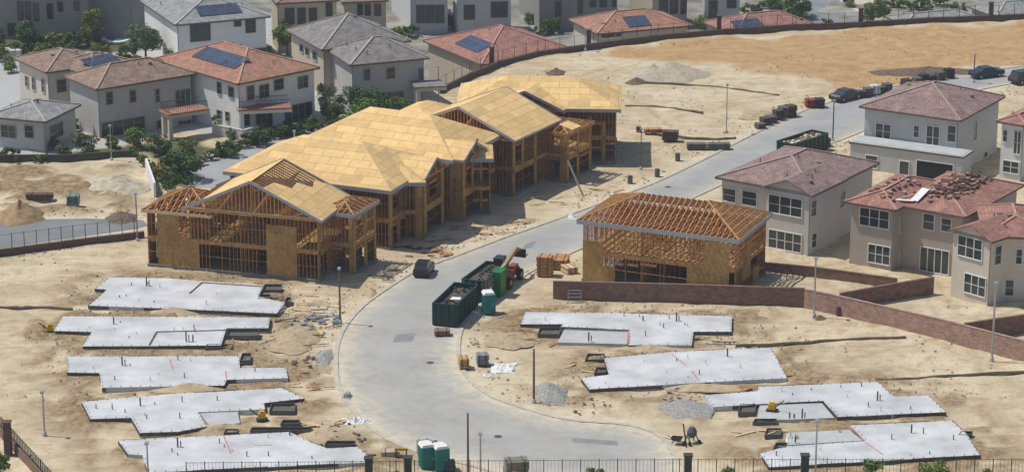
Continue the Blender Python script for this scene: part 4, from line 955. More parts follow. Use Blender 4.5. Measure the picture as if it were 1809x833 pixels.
# ---------------------------------------------------------------- walls and fences
def run_pts(base, z0=0): return [G(a, b, z0) for a, b in base]
def block_wall(name, label, base, h, th=.25, wm=None, cap=True, pillars=(), fence=0, z0=0, ppx=None, post_sp=2.4, cat='wall', pick=.0, ph=None, pm=None):
    P = run_pts(base, z0); c = P[0]; r = root(name, label, cat, (c.x, c.y, z0))
    m = MB(); cp = MB(); wm = wm or M_block
    if h > .05:
        for i in range(len(P)-1):
            m.beam(P[i]+Vector((0, 0, h/2-.15)), P[i+1]+Vector((0, 0, h/2-.15)), th, h+.3)
            if cap: cp.beam(P[i]+Vector((0, 0, h+.03)), P[i+1]+Vector((0, 0, h+.03)), th+.06, .055)
        part(m, 'block_course', wm, r)
        if cap: part(cp, 'cap', wm, r)
    if fence:
        f = MB(); po = MB(); 
        for i in range(len(P)-1):
            A, B = P[i]+Vector((0, 0, h)), P[i+1]+Vector((0, 0, h)); L = (B-A).length
            for zz in (.15, fence-.1): f.beam(A+Vector((0, 0, zz)), B+Vector((0, 0, zz)), .03, .03)
            for k in range(int(L/post_sp)+1): q = A+(B-A)*(k*post_sp/L); po = MB(); po.beam(q, q+Vector((0, 0, fence)), .075); part(po, 'fence_post', M_iron, r)
            if pick:
                for k in range(int(L/pick)+1): q = A+(B-A)*(k*pick/L); f.beam(q+Vector((0, 0, .1)), q+Vector((0, 0, fence-.05)), .02)
        part(f, 'iron_railing', M_iron, r)
    for (x, y) in pillars:
        q = G(x, y, z0); a = MB(); hh = ph or (h+fence+.1); a.box((q.x, q.y, z0+hh/2-.1), (.62, .62, hh+.2)); pp = part(a, 'pillar', pm or M_blockdark, r)
        b = MB(); b.box((q.x, q.y, z0+hh+.06), (.78, .78, .12)); part(b, 'pillar_cap', pm or M_blockdark, pp)
    return r
block_wall('block_wall', 'long brown block wall in front of the lone framed house', [(977, 529), (1180, 534), (1422, 542)], 1.95)
block_wall('block_wall', 'long reddish wall running diagonally down to the right edge', [(1421, 544), (1479, 556), (1660, 598), (1850, 648)], 2.0, wm=mat('red_block', (.42, .27, .21), .9, .1, 1.2, pattern='brick', psize=(.4, .2), mort=.012, pcol=(.8, .8, .8)))
block_wall('block_wall', 'short dark wall between the yards of the pale house and the taupe house', [(1483, 548), (1560, 534), (1648, 519)], 1.8)
block_wall('block_wall', 'brown wall at the foot of the pale house with small front gable', [(1349, 481), (1443, 490), (1584, 510)], 1.1)
block_wall('block_wall', 'short dark wall below the cream house at the right edge', [(1703, 602), (1850, 580)], 1.8)
block_wall('block_wall', 'low dark wall with iron fence curving left from the nearest framed house', [(-80, 468), (0, 453), (130, 436), (255, 421)], .75, fence=1.7, wm=M_blockdark, post_sp=1.35)
block_wall('fence_wall', 'long dark wall with iron fence and pillars curving along the top of the site', [(x, y) for x, y in WALLTOP], .75, fence=1.6, wm=M_blockdark, pillars=[(869, 117), (1040, 86), (1270, 60), (1520, 47), (1750, 36)], ph=2.6)
block_wall('fence_wall', 'mauve wall with iron fence and dark pillar in the bottom left corner', [(-30, 736), (22, 793), (74, 850), (130, 912)], .9, fence=1.1, pillars=[(15, 803)], ph=3.0, post_sp=.45)
block_wall('iron_fence', 'long iron fence with four dark pillars along the bottom of the picture', [(330, 852), (700, 849), (1200, 846), (1880, 846)], .0, fence=1.9, pillars=[(652, 851), (721, 850), (1215, 846), (1421, 846)], ph=2.15, post_sp=1.55, pick=.31, cat='fence', pm=mat('dark_pillar', (.05, .055, .05)))
block_wall('garden_wall', 'thin whitish wall end standing beside the eroded bank', [(259, 304), (274, 348)], 1.7, wm=M_white, cap=False)
block_wall('garden_wall', 'pale rendered yard wall between the two balcony houses', [(376, 238), (430, 248), (466, 238)], 1.3, wm=S_off)
block_wall('garden_wall', 'dark low wall along the top of the eroded bank', [(-60, 286), (120, 285), (238, 277)], .8, wm=mat('dark_timber', (.07, .07, .06), .9))

# ---------------------------------------------------------------- lamps and poles
def pole(label, x, ytop, ybase, name='street_lamp', m=None, head=True, r0=.09, z=0, cat='street lamp', arm=0):
    B = G(x, ybase, z); T = on_wall(x, ytop, B, B+Vector((1, 0, 0))); h = T.z-z
    r = root(name, label, cat, B, group='poles standing about the site' if name == 'bare_pole' else 'street lamps', local=True)
    a = MB(); a.tube((0, 0, 0), (0, 0, h), r0, r0*.7); part(a, 'pole', m or M_steel, r)
    b = MB(); b.lathe([(.2, -.1), (.2, .25), (.13, .4)], 10); part(b, 'base', M_conc2, r)
    if head:
        c = MB(); c.box((0, -.1-arm/2, h+.05), (.32, .5+arm, .16)); hd = part(c, 'lamp_head', M_steel if not arm else (m or M_steel), r)
        d = MB(); d.box((0, -.15-arm/2, h-.05), (.22, .3, .05)); part(d, 'lens', M_white, hd)
PL_dark = mat('dark_pole', (.07, .07, .075), .5, .1); PL_brown = mat('brown_pole', (.16, .12, .11), .6, .1)
pole('dark lamp post with white head at the bend, in front of the framed row', 601, 474, 571, m=PL_brown, r0=.11)
pole('brown pole at the inner kerb beside the blue gravel pile', 943, 616, 711, m=PL_brown, r0=.12, head=False, name='bare_pole', cat='pole')
pole('dark pole standing at the bottom fence right of the green toilets', 827, 729, 846, m=PL_dark, head=False, name='bare_pole', cat='pole', r0=.1)
pole('thin pale pole just right of the dark pole at the bottom fence', 849, 765, 846, name='bare_pole', cat='pole')
pole('thin grey pole on the empty dirt at the left edge', 79, 692, 769, name='bare_pole', cat='pole')
pole('pale grey lamp post at the corner of the long brick walls', 1438, 456, 560, r0=.1)
pole('tall pale grey lamp post against the diagonal wall at right', 1752, 500, 636, r0=.11)
pole('slim pole on the open pads beyond the framed row', 1283, 150, 235, name='bare_pole', cat='pole', r0=.07)
pole('dark pole at the roadside left of the large mauve roofed house', 1471, 178, 250, m=PL_dark, name='bare_pole', cat='pole', r0=.09)
pole('short dark pole beyond the ridge of the large mauve roof', 1720, 96, 146, m=PL_dark, name='bare_pole', cat='pole')
pole('pole rising in front of the lowest left foundation slab', 262, 782, 846, name='bare_pole', cat='pole')
pole('pole rising in front of the lowest right foundation slab', 1440, 742, 848, name='bare_pole', cat='pole')
pole('thin pole beside the left corner of the nearest framed house', 243, 342, 426, name='bare_pole', cat='pole', m=mat('wood_pole', (.30, .27, .24)))
pole('pale lamp post at the start of the top fence wall', 775, 118, 184)
pole('short brown post on the dirt beyond the last framed house', 1132, 228, 300, m=PL_brown, name='bare_pole', cat='pole', r0=.07)
pole('pale thin post above the eroded bank in the left garden', 197, 222, 284, name='bare_pole', cat='pole', r0=.07)
pole('thin post beside the top fence wall in front of the middle red roof', 1034, 50, 90, name='bare_pole', cat='pole', r0=.07)
pole('white post behind the second framed roof on the back road', 521, 232, 276, name='bare_pole', cat='pole', m=M_white, r0=.09)

# ---------------------------------------------------------------- portable toilets
M_teal = mat('teal_plastic', (.012, .30, .27), .45, .06); M_teal2 = mat('dark_teal_plastic', (.01, .19, .19), .45, .06)
def toilet(label, x, y, rz):
    r = root('portable_toilet', label, 'portable toilet', G(x, y), rz, 'portable toilets', local=True)
    a = MB(); a.box((0, 0, 1.12), (1.15, 1.15, 1.95)); part(a, 'cabin', M_teal, r)
    d = MB(); d.box((0, -.59, 1.1), (.8, .05, 1.8)); dd = part(d, 'door', M_teal2, r)
    h = MB(); h.box((.32, -.63, 1.1), (.05, .05, .2)); part(h, 'handle', M_white, dd)
    q = MB()
    for s in (-1, 1):
        for k in range(4): q.box((s*.585, -.42+k*.28, 1.12), (.04, .08, 1.8))
    for s in (-1, 1): q.box((s*.56, -.58, 1.12), (.1, .08, 1.97))
    part(q, 'side_ribs', M_teal2, r)
    t = MB(); t.add([(-.62, -.62, 2.09), (.62, -.62, 2.09), (.62, .62, 2.09), (-.62, .62, 2.09), (-.45, -.6, 2.32), (.45, -.6, 2.32), (.45, .6, 2.32), (-.45, .6, 2.32)], [(0, 1, 5, 4), (1, 2, 6, 5), (2, 3, 7, 6), (3, 0, 4, 7), (4, 5, 6, 7), (3, 2, 1, 0)]); part(t, 'roof', M_white, r)
    v = MB(); v.tube((.35, .4, 2.2), (.35, .4, 2.55), .05); part(v, 'vent_pipe', M_white, r)
    k = MB(); k.box((-.4, 0, .06), (.12, 1.2, .14)); k.box((.4, 0, .06), (.12, 1.2, .14)); part(k, 'skids', M_dark, r)
toilet('single teal portable toilet with white roof standing right of the dumpsters', 863, 553, R(12))
toilet('left one of the two teal toilets behind the bottom fence', 754, 826, R(18))
toilet('right one of the two teal toilets behind the bottom fence', 779, 829, R(18))

# ---------------------------------------------------------------- dumpsters
M_dgreen = mat('dumpster_green', (.012, .055, .048), .5, .15, 2); M_dgrey = mat('dumpster_grey', (.20, .22, .18), .6, .15, 2)
M_bright = mat('bright_green', (.012, .19, .04), .5, .1)
def dumpster(label, loc, rz, L=6.8, W=2.4, Hh=2.2, m=None, sm=None, fill=.7):
    r = root('dumpster', label, 'dumpster', loc, rz, 'roll off dumpsters', local=True); m = m or M_dgreen   # origin front-left bottom, x across, y along
    a = MB(); t = .08
    a.box((W/2, L/2, .15), (W, L, .1)); a.box((t/2, L/2, Hh/2+.1), (t, L, Hh)); a.box((W/2, t/2, Hh/2+.1), (W-2*t, t, Hh)); a.box((W/2, L-t/2, Hh/2+.1), (W-2*t, t, Hh))
    part(a, 'shell', m, r)
    b = MB(); b.box((W-t/2, L/2, Hh/2+.1), (t, L, Hh)); part(b, 'side_wall', sm or m, r)
    q = MB()
    n = 9
    for k in range(n):
        y = .1+(L-.2)*k/(n-1)
        for x in (-.05, W+.05): q.box((x, y, Hh/2+.1), (.1, .12, Hh-.05))
    for k in range(4):
        x = .2+(W-.4)*k/3
        for y in (-.05, L+.05): q.box((x, y, Hh/2+.1), (.12, .1, Hh-.05))
    part(q, 'ribs', sm or m, r)
    rm = MB()
    for x in (0, W): rm.beam((x, -.05, Hh+.13), (x, L+.05, Hh+.13), .14, .12)
    for y in (0, L): rm.beam((0, y, Hh+.135), (W, y, Hh+.135), .14, .12)
    part(rm, 'top_rail', m, r)
    for x in (.3, W-.3):
        for y in (.4, L-.4): w_ = MB(); w_.tube((x-.1, y, .1), (x+.1, y, .1), .12, n=10); part(w_, 'roller', M_dark, r)
    return r
def debris(label, loc, rz, L, W, z, seed, cols, n=45):
    """a heap of offcuts lying in a dumpster"""
    rr = random.Random(seed); r = root('scrap_heap', label, 'scrap', loc, rz, local=True)
    for ci, cm in enumerate(cols):
        m = MB()
        for _ in range(n//len(cols)):
            x, y = rr.uniform(.3, W-.3), rr.uniform(.4, L-.4); zz = z+rr.uniform(-.15, .3); a = rr.uniform(0, 3.1); l = min(rr.uniform(.2, 1.0), .45+abs(.5*math.sin(a)))
            d = Vector((math.cos(a)*.35*l, math.sin(a)*l, rr.uniform(-.15, .15))); m.beam(Vector((x, y, zz))-d*.5, Vector((x, y, zz))+d*.5, rr.uniform(.08, .4), rr.uniform(.04, .15))
        part(m, 'offcut', cm, r)
    b = MB(); b.box((W/2, L/2, z/2+.1), (W-.2, L-.2, z-.15)); part(b, 'packed_rubble', mat('packed_rubble', (.12, .10, .08), .95, .3, 3), r)
    return r
dA = G(765, 575); rzA = R(-17)
dumpster('dark green dumpster nearest the camera on the street, ribbed open top', dA, rzA)
debris('scraps with one white sheet inside the nearest dark green dumpster', dA, rzA, 6.8, 2.4, 1.85, 3, [M_dark, mat('dark_scrap', (.10, .08, .06)), M_form])
wb = MB(); wb.add([(0, 0, 0), (1.0, .05, .05), (.95, .55, .12), (.05, .6, .06)], [(0, 1, 2, 3)]); wb2 = MB(); wb2.shell([(0, 0, .05), (1.1, .05, .1), (1.0, .6, .17), (.05, .65, .11)], [(0, 1, 2, 3)], .04)
cs_, sn_ = math.cos(rzA), math.sin(rzA); pw = dA+Vector((1.2*cs_-1.6*sn_, 1.2*sn_+1.6*cs_, 2.3)); solo(wb2, 'foam_sheet', M_white, 'white sheet lying on the scraps in the nearest dumpster', 'sheet', pw, rzA)
dB = dA+Vector((-8.0*sn_+.4, 8.0*cs_, 0)); rzB = R(-22)
dumpster('second dumpster on the street with pale ribbed side wall', dB, rzB, L=6.4, m=M_dgreen, sm=M_dgrey)
debris('heap of black scraps inside the dumpster with pale ribbed side', dB, rzB, 6.4, 2.4, 2.0, 5, [M_dark, M_form])
# bright green bin behind
bn = root('waste_bin', 'tall bright green bin between the second dumpster and the telehandler', 'bin', G(882, 521), R(-20), local=True)
a = MB(); a.box((0, 0, 1.35), (.9, 1.6, 2.4)); part(a, 'body', M_bright, bn)
a = MB(); a.box((0, 0, 2.62), (1.0, 1.7, .12)); part(a, 'lid', M_bright, bn)
a = MB()
for k in range(4): a.box((0, -.83, .5+k*.55), (.92, .05, .08))
for x in (-.3, .3): a.tube((x-.06, -.5, .1), (x+.06, -.5, .1), .1)
part(a, 'ribs', mat('deep_green', (.01, .16, .03)), bn)
# telehandler
th = root('telehandler', 'rusty red telehandler with dark cab and raised tan boom behind the dumpsters', 'telehandler', G(893, 500), R(70), local=True)
M_tred = mat('machine_red', (.30, .09, .06), .5, .15, 2); M_tan = mat('machine_tan', (.42, .28, .17), .6, .1)
a = MB(); a.box((0, 0, .95), (4.6, 1.5, .6)); a.box((-1.8, 0, 1.45), (1.2, 1.5, .6)); a.box((1.5, -.3, 1.4), (1.3, .7, .4)); part(a, 'chassis', M_tred, th)
for x in (-1.6, 1.6):
    for y in (-1, 1):
        q = MB(); q.tube((x, y-.2, .62), (x, y+.2, .62), .62, n=16); wv = part(q, 'wheel', M_rubber, th)
        q = MB(); q.tube((x, y-.21, .62), (x, y+.21, .62), .3, n=12); part(q, 'rim', M_tan, wv)
a = MB(); a.box((-.2, .55, 1.5), (1.5, .9, .5)); 
for x in (-.9, .5):
    for y in (.12, .98): a.beam((x, y, 1.7), (x*.85, y, 2.75), .08)
a.box((-.2, .55, 2.8), (1.35, 1.0, .1)); cab = part(a, 'cab', M_dark, th)
a = MB(); a.box((-.2, .55, 2.2), (1.25, .8, 1.05)); part(a, 'cab_glass', M_glass, cab)
a = MB(); a.beam((-2.2, -.25, 1.9), (2.6, -.25, 3.1), .35, .45); a.beam((2.4, -.25, 3.05), (3.6, -.25, 2.6), .28, .3); part(a, 'boom', M_tan, th)
a = MB(); a.box((3.7, -.25, 2.2), (.1, 1.3, .9)); 
for y in (-.7, .2): a.box((4.25, y, 1.8), (1.1, .12, .06))
part(a, 'fork', M_dark, th)
# third dumpster by the far houses
dC = G(1372, 278); rzC = -R(90)+head((1372, 278), (1470, 246))
dumpster('dark green dumpster full of bright offcuts beside the pale gabled house', dC, rzC, L=7.0, Hh=1.9)
debris('orange and white offcuts filling the dumpster beside the pale gabled house', dC, rzC, 7.0, 2.4, 1.7, 8, [mat('orange_scrap', (.55, .28, .12)), M_white, M_pale], 60)

# ---------------------------------------------------------------- vehicles
def car(label, loc, rz, col, name='parked_car', kind='suv'):
    r = root(name, label, 'car', loc, rz, 'parked vehicles', local=True)
    m = mat('paint_'+'_'.join(str(int(c*999)) for c in col), col, .3, .04, spec=.5)
    hw = .92; prof = [(-2.3, .35), (-2.35, .8), (-2.1, 1.02), (-1.95, 1.05), (2.3, .95), (2.4, .7), (2.3, .35)] if kind != 'suv' else [(-2.3, .35), (-2.35, .85), (-2.2, 1.05), (1.0, 1.1), (2.2, .98), (2.35, .7), (2.25, .35)]
    cabp = [(-2.15, 1.04), (-1.85, 1.72), (.35, 1.74), (1.1, 1.08)] if kind == 'suv' else [(-1.5, 1.03), (-.9, 1.42), (.5, 1.43), (1.3, .98)]
    def ext(p, w0, w1=None):
        w1 = w1 or w0; b = MB(); n = len(p); vs = []
        for s in (-1, 1):
            for x, z in p: vs.append((x, s*(w0 if z < 1.2 else w1), z))
        fs = [tuple(range(n-1, -1, -1)), tuple(range(n, 2*n))]+[(i, (i+1) % n, n+(i+1) % n, n+i) for i in range(n)]
        b.add(vs, [tuple(reversed(f)) for f in fs]); return b
    part(ext(prof, hw), 'body', m, r)
    gx = part(ext(cabp, hw-.08, hw-.2), 'windows', M_glass, r)
    b = MB(); z = cabp[1][1]; b.box(((cabp[1][0]+cabp[2][0])/2, 0, z+.02), (cabp[2][0]-cabp[1][0]+.1, 2*(hw-.19), .06)); part(b, 'roof', m, r)
    for x in (-1.45, 1.45):
        for y in (-.84, .84):
            q = MB(); q.tube((x, y-.12, .35), (x, y+.12, .35), .35, n=14); wl = part(q, 'wheel', M_rubber, r); q = MB(); q.tube((x, y-.13, .35), (x, y+.13, .35), .2, n=10); part(q, 'rim', M_steel, wl)
    for y in (-.7, .7):
        q = MB(); q.box((2.33, y, .78), (.06, .35, .14)); part(q, 'headlight', M_white, r); q = MB(); q.box((-2.34, y, .85), (.05, .25, .16)); part(q, 'tail_light', mat('tail_red', (.3, .01, .01)), r)
    q = MB(); q.box((-2.35, 0, .48), (.1, 1.7, .16)); q.box((2.34, 0, .45), (.1, 1.7, .16)); part(q, 'bumper', M_dark, r)
car('dark blue vehicle parked at the left kerb in front of the framed row', G(749, 484), R(78), (.012, .018, .03))
car0 = [o for o in bpy.data.objects if o.name == 'parked_car'][0]; car0.scale = (.68, .86, .88)
car('dark car parked on the far street left of the stacked tile pallets', G(1494, 176), head((1480, 178), (1560, 158)), (.03, .035, .04), kind='sedan')
car('dark blue car parked on the far street beyond the mauve roof', G(1742, 136), head((1700, 132), (1830, 116)), (.02, .03, .07), kind='sedan')
car('dark car cut off by the right edge on the far street', G(1812, 146), head((1700, 150), (1830, 130)), (.03, .03, .04), kind='suv')

# ---------------------------------------------------------------- stacks, pallets, piles
def pallet_stack(label, x, y, rz, dims, m, name='lumber_stack', cat='lumber stack', layers=5, group=None, gap=.05):
    w_, d_, h_ = dims; r = root(name, label, cat, G(x, y), rz, group, local=True)
    a = MB()
    for k in (-1, 0, 1): a.box((k*w_*.38, 0, .06), (.12, d_, .12))
    part(a, 'pallet', M_form, r)
    lh = h_/layers; rr = random.Random(int(x*7+y))
    q = MB()
    for k in range(layers): q.box((rr.uniform(-.04, .04), rr.uniform(-.04, .04), .14+lh*(k+.5)), (w_, d_, lh-gap))
    part(q, 'load', m, r)
    s = MB()
    for k in (-1, 1): s.box((k*w_*.28, 0, .14+h_/2), (.05, d_+.1, h_+.03))
    part(s, 'strap', M_dark, r)
M_tilep = mat('pallet_tiles', (.13, .085, .07), .9, .2, 3); M_greyp = mat('pallet_grey', (.16, .15, .14), .9, .2, 3); M_orangep = mat('orange_lumber', (.50, .26, .11), .8, .1, 3)
pallet_stack('tall stack of brown boards left of the lone framed house', 963, 487, R(-15), (1.5, 1.3, 2.1), M_orangep, layers=8)
pallet_stack('low stack of brown boards just behind the tall board stack', 990, 472, R(-10), (1.6, 2.4, 1.0), M_stud, layers=4)
pallet_stack('small stack of mixed boards at the corner of the lone framed house', 1006, 482, R(25), (1.2, 1.6, .7), M_pale, layers=3)
pallet_stack('dark brown bundle lying on the open pad near the far road', 1184, 248, R(-8), (1.9, 1.2, 1.1), M_tilep, layers=4, name='material_bundle', cat='bundle')
pallet_stack('flat orange bundle of lumber on the open pad', 1154, 235, R(4), (2.3, 1.0, .5), M_orangep, layers=3, name='material_bundle', cat='bundle')
pallet_stack('left one of two low grey bundles at the edge of the far road', 1231, 264, R(0), (2.4, 1.0, .7), M_greyp, layers=3, name='material_bundle', cat='bundle')
pallet_stack('right one of two low grey bundles at the edge of the far road', 1270, 264, R(2), (2.7, 1.0, .7), M_greyp, layers=3, name='material_bundle', cat='bundle')
pallet_stack('dark red pallet load standing alone at the far kerb', 1432, 190, R(10), (1.3, 1.3, 1.0), mat('dark_red_load', (.25, .06, .05)), layers=4, name='tile_pallet', cat='pallet')
pallet_stack('black wrapped pallet load beside the dark red one', 1447, 190, R(10), (1.1, 1.3, 1.1), M_dark, layers=3, name='tile_pallet', cat='pallet')
pallet_stack('brown crate at the end of the dumpster full of offcuts', 1455, 258, R(20), (1.3, 1.3, 1.0), mat('crate_brown', (.25, .16, .10)), layers=4, name='tile_pallet', cat='pallet')
pallet_stack('brown pallet load dropped on the road in front of the nearest dumpster', 781, 592, R(5), (1.5, 1.0, .5), mat('paver_load', (.27, .17, .14)), layers=3, name='tile_pallet', cat='pallet')
pk = [(1343, 227, 1.1, .6), (1352, 221, 1.1, .9), (1362, 217, 1.2, .8), (1374, 212, 1.1, 1.2), (1385, 207, 1.3, 1.3), (1396, 206, 1.2, 1.4)]
for i, (x, y, w_, h_) in enumerate(pk):
    pallet_stack(['lowest brown pallet at the kerb left of the far dumpster', 'second pallet from the left in the kerbside row', 'third pallet from the left in the kerbside row', 'fourth pallet from the left in the kerbside row, taller', 'fifth pallet from the left in the kerbside row', 'tallest pallet at the right end of the kerbside row'][i], x, y, R(25), (w_, w_, h_), M_tilep if i % 2 else M_greyp, name='tile_pallet', cat='pallet', layers=4, group='pallets along the far kerb')
pk2 = [(1524, 172), (1533, 170), (1545, 167), (1556, 165), (1567, 162), (1600, 157), (1610, 154), (1620, 151), (1632, 148), (1645, 144), (1660, 141), (1676, 138)]
for i, (x, y) in enumerate(pk2):
    pallet_stack('dark tile pallet in the long row beside the far street', x, y, R(15+i), (1.1, 1.1, .8+.4*((i*7) % 3)/2), [M_tilep, M_greyp, M_dark][i % 3] if i != 2 else M_white, name='tile_pallet', cat='pallet', layers=4, group='tile pallets beside the far street')
tag([o for o in bpy.data.objects if o.name.startswith('tile_pallet') and o.get('group') == 'tile pallets beside the far street'][2], 'white wrapped pallet among the dark ones beside the far street')

def mound(label, x, y, rx, ry, h, m, name='dirt_mound', cat='mound', seed=1, n=26, z=0, peak=1.0):
    rr = np.random.default_rng(seed); b = MB(); vs = []; rings = 12
    ph = rr.random(6)*6.28
    for k in range(rings+1):
        f = k/rings
        for i in range(n):
            a = 2*math.pi*i/n; w_ = 1+.16*math.sin(2*a+ph[0])+.09*math.sin(5*a+ph[1])+.05*math.sin(9*a+ph[2])
            hh = h*(max(0, 1-f)**peak)*(1+.16*math.sin(3*a+ph[3]+f*4)*f+.07*rr.standard_normal())
            vs.append((rx*w_*f*math.cos(a), ry*w_*f*math.sin(a), hh-.06*(k == rings)))
    fs = [(k*n+i, k*n+(i+1) % n, (k+1)*n+(i+1) % n, (k+1)*n+i) for k in range(rings) for i in range(n)]
    fs = [tuple(reversed(f)) for f in fs]
    b.add(vs, fs); return solo(b, name, m, label, cat, G(x, y, z), smooth=True)
M_sand = mat('grey_sand', (.46, .40, .30), .95, .12, 2, bump=.5); M_brown = mat('brown_soil', (.45, .35, .22), .95, .15, 2, bump=.5)
M_darksoil = mat('rubble_brown', (.20, .14, .10), .95, .3, 3, bump=.6); M_gravel = mat('blue_gravel', (.40, .39, .36), .95, .3, 6, bump=.6); M_tansoil = mat('tan_soil', (.50, .39, .25), .95, .12, 1.5, bump=.5)
mound('large grey sand mound on the open pads below the golden slope', 1186, 132, 4.6, 5.5, 1.8, M_sand, seed=2)
mound('lower shoulder of sand left of the large grey sand mound', 1155, 134, 3.4, 4, 1.4, M_sand, seed=3)
mound('dark brown rubble heap in front of the grey sand mound', 1124, 146, 1.6, 1.6, .7, M_darksoil, seed=4, name='rubble_heap', cat='rubble')
mound('brown rubble heap showing above the far framed roof', 982, 130, 1.6, 1.5, .8, M_darksoil, seed=5, name='rubble_heap', cat='rubble')
mound('flat grey pile at the back of the last framed house', 1060, 150, 2.6, 3, .6, M_sand, seed=6)
mound('blue grey gravel pile beside the brown pole at the inner kerb', 972, 694, 1.9, 2.6, .8, M_gravel, seed=7, name='gravel_pile', cat='gravel')
mound('grey gravel patch left of the second slab from bottom right', 1215, 722, 2.2, 3, .35, M_gravel, seed=8, name='gravel_pile', cat='gravel')
mound('brown soil heap on the road verge left of the bend', 522, 598, 2.6, 4, .5, M_brown, seed=9)
mound('tan spoil heap covering the front edge of the top left slab', 305, 552, 3.0, 1.6, .55, M_tansoil, seed=10)
mound('tan spoil heap against the middle left slab', 335, 686, 3.2, 1.6, .55, M_tansoil, seed=11)
mound('brown spoil heap beside the yellow compactor', 400, 757, 3.4, 1.4, .5, M_brown, seed=12)
mound('tan spoil heap between the lowest two left slabs', 560, 772, 2.4, 2.0, .5, M_tansoil, seed=13)
mound('low tan heap at the foot of the long brown wall', 1358, 552, 1.6, 1.8, .5, M_tansoil, seed=14)
mound('small brown heap by the lamp post near the wall corner', 1448, 562, .8, .6, .35, M_darksoil, seed=15)
mound('dark heap of soil beside the car and the framed row', 655, 518, .8, 1.6, .55, M_brown, seed=16)
mound('grey heap left of the bend below the dark lamp post', 572, 632, 1.2, 2.2, .4, M_gravel, seed=17, name='gravel_pile', cat='gravel')
mound('tan spoil bank below the top right slab', 1150, 617, 3.4, 1.1, .45, M_tansoil, seed=18)
mound('tan spoil bank below the second right slab', 1240, 684, 4, 1.2, .4, M_tansoil, seed=19)
mound('brown spoil bank left of the top right slab', 900, 600, 2.2, 3, .5, M_brown, seed=20)
mound('broad brown heap on the side lot at the far left', 36, 384, 3.3, 3, 2.0, mat('ochre_soil', (.36, .25, .13), .95, .2, 1.2, bump=.5), seed=21)
mound('pale rubble heap at the back of the left bank', 205, 330, 3.6, 5, 1.3, mat('pale_rubble', (.52, .45, .34), .95, .2, 1.5, bump=.6), seed=22, name='rubble_heap', cat='rubble')
mound('small red brown heap where the left wall meets the road', 215, 386, 2.2, 2, .8, M_darksoil, seed=23)
mound('brown heap near the kerb where the tile pallets begin', 1345, 205, 2.6, 3, .7, M_brown, seed=24)
mound('reddish rubble strip behind the long row of tile pallets', 1640, 128, 7, 2.5, .8, M_darksoil, seed=25, name='rubble_heap', cat='rubble')
def rocks(label, x, y, n, rad, size, m, name='block_pile', cat='debris', seed=1, z=0):
    rr = random.Random(seed); b = MB()
    r = root(name, label, cat, G(x, y, z), local=True)
    for k in range(n):
        a = rr.uniform(0, 6.28); d = rad*math.sqrt(rr.random()); s = size*rr.uniform(.5, 1.2); b = MB()
        b.rock((d*math.cos(a), d*math.sin(a)*1.4, s*.3+max(0, (1-d/rad))*size*.6), (s, s*.8, s*.7), seed*100+k); part(b, 'chunk', m, r)
M_blk = mat('grey_blocks', (.28, .30, .31), .9, .25, 3)
rocks('pile of grey block debris by the road below the framed row', 540, 570, 16, 1.5, .35, M_blk, seed=1)
rocks('pile of grey and dark blocks left of the dark lamp post', 578, 566, 14, 1.2, .38, mat('blue_blocks', (.22, .27, .31), .8, .2, 3), seed=2)
rocks('scattered dark chunks between slabs and bend', 540, 642, 10, 1.3, .28, M_darksoil, seed=3)
rocks('brown chunks at the mouth of the framed row by the car', 775, 446, 14, 1.6, .3, M_orangep, seed=4)
rocks('dark broken pieces right of the lowest left slab', 600, 772, 16, 2.4, .22, M_darksoil, seed=5)
rocks('pale stones at the inner kerb below the nearest dumpster', 838, 600, 10, 1.6, .2, M_tansoil, seed=6)
rocks('brown stones along the verge right of the brown pole', 1040, 722, 12, 2.2, .2, M_darksoil, seed=7)
rocks('dark pieces below the second left slab end', 430, 640, 8, 1.2, .2, M_blk, seed=8)
rocks('reddish pieces left of the white plastic', 590, 752, 10, 1.8, .2, M_darksoil, seed=9)
rocks('grey chunks between the third and second slab on the right', 1190, 700, 9, 1.6, .25, M_sand, seed=10)

# crumpled plastic
def crumple(label, x, y, w_, d_, h_, m, seed, name='plastic_sheet', cat='plastic sheet'):
    rr = np.random.default_rng(seed); nx_, ny_ = 12, 8; vs = []
    for j in range(ny_+1):
        for i in range(nx_+1):
            u, v = i/nx_-.5, j/ny_-.5; e = max(0, 1-(2*abs(u))**3)*max(0, 1-(2*abs(v))**3)
            vs.append((u*w_*(1+.15*rr.standard_normal()*(abs(v) > .3)), v*d_*(1+.15*rr.standard_normal()*(abs(u) > .3)), .03+h_*e*abs(rr.standard_normal())*.7))
    fs = [(j*(nx_+1)+i, j*(nx_+1)+i+1, (j+1)*(nx_+1)+i+1, (j+1)*(nx_+1)+i) for j in range(ny_) for i in range(nx_)]
    b = MB(); b.shell(vs, fs, .02); solo(b, name, m, label, cat, G(x, y))
crumple('crumpled white plastic sheet on the verge at the outer bend', 632, 744, 2.4, 1.6, .45, M_white, 1)
crumple('white plastic sheet spread by the inner kerb washout', 888, 650, 2.2, 2.6, .25, M_white, 2)
crumple('small white plastic scrap nearest the inner kerb', 862, 663, .9, .9, .2, M_white, 3)
crumple('white and dark bag at the outer kerb below the bend', 612, 702, .9, 1.4, .5, M_conc2, 4)
crumple('white bag on top of the grey block piles near the lamp post', 583, 556, .8, .8, .45, M_white, 5)
crumple('white bag on the recess of the slab at bottom right', 1400, 777, 1.2, 1.0, .55, M_white, 6)
crumple('pale plastic at the foot of the teal single toilet', 836, 552, 1.4, .8, .2, M_white, 7)
crumple('white wrap on the kerb left of the lone framed house roof', 1012, 384, 1.0, 1.6, .4, M_white, 8)
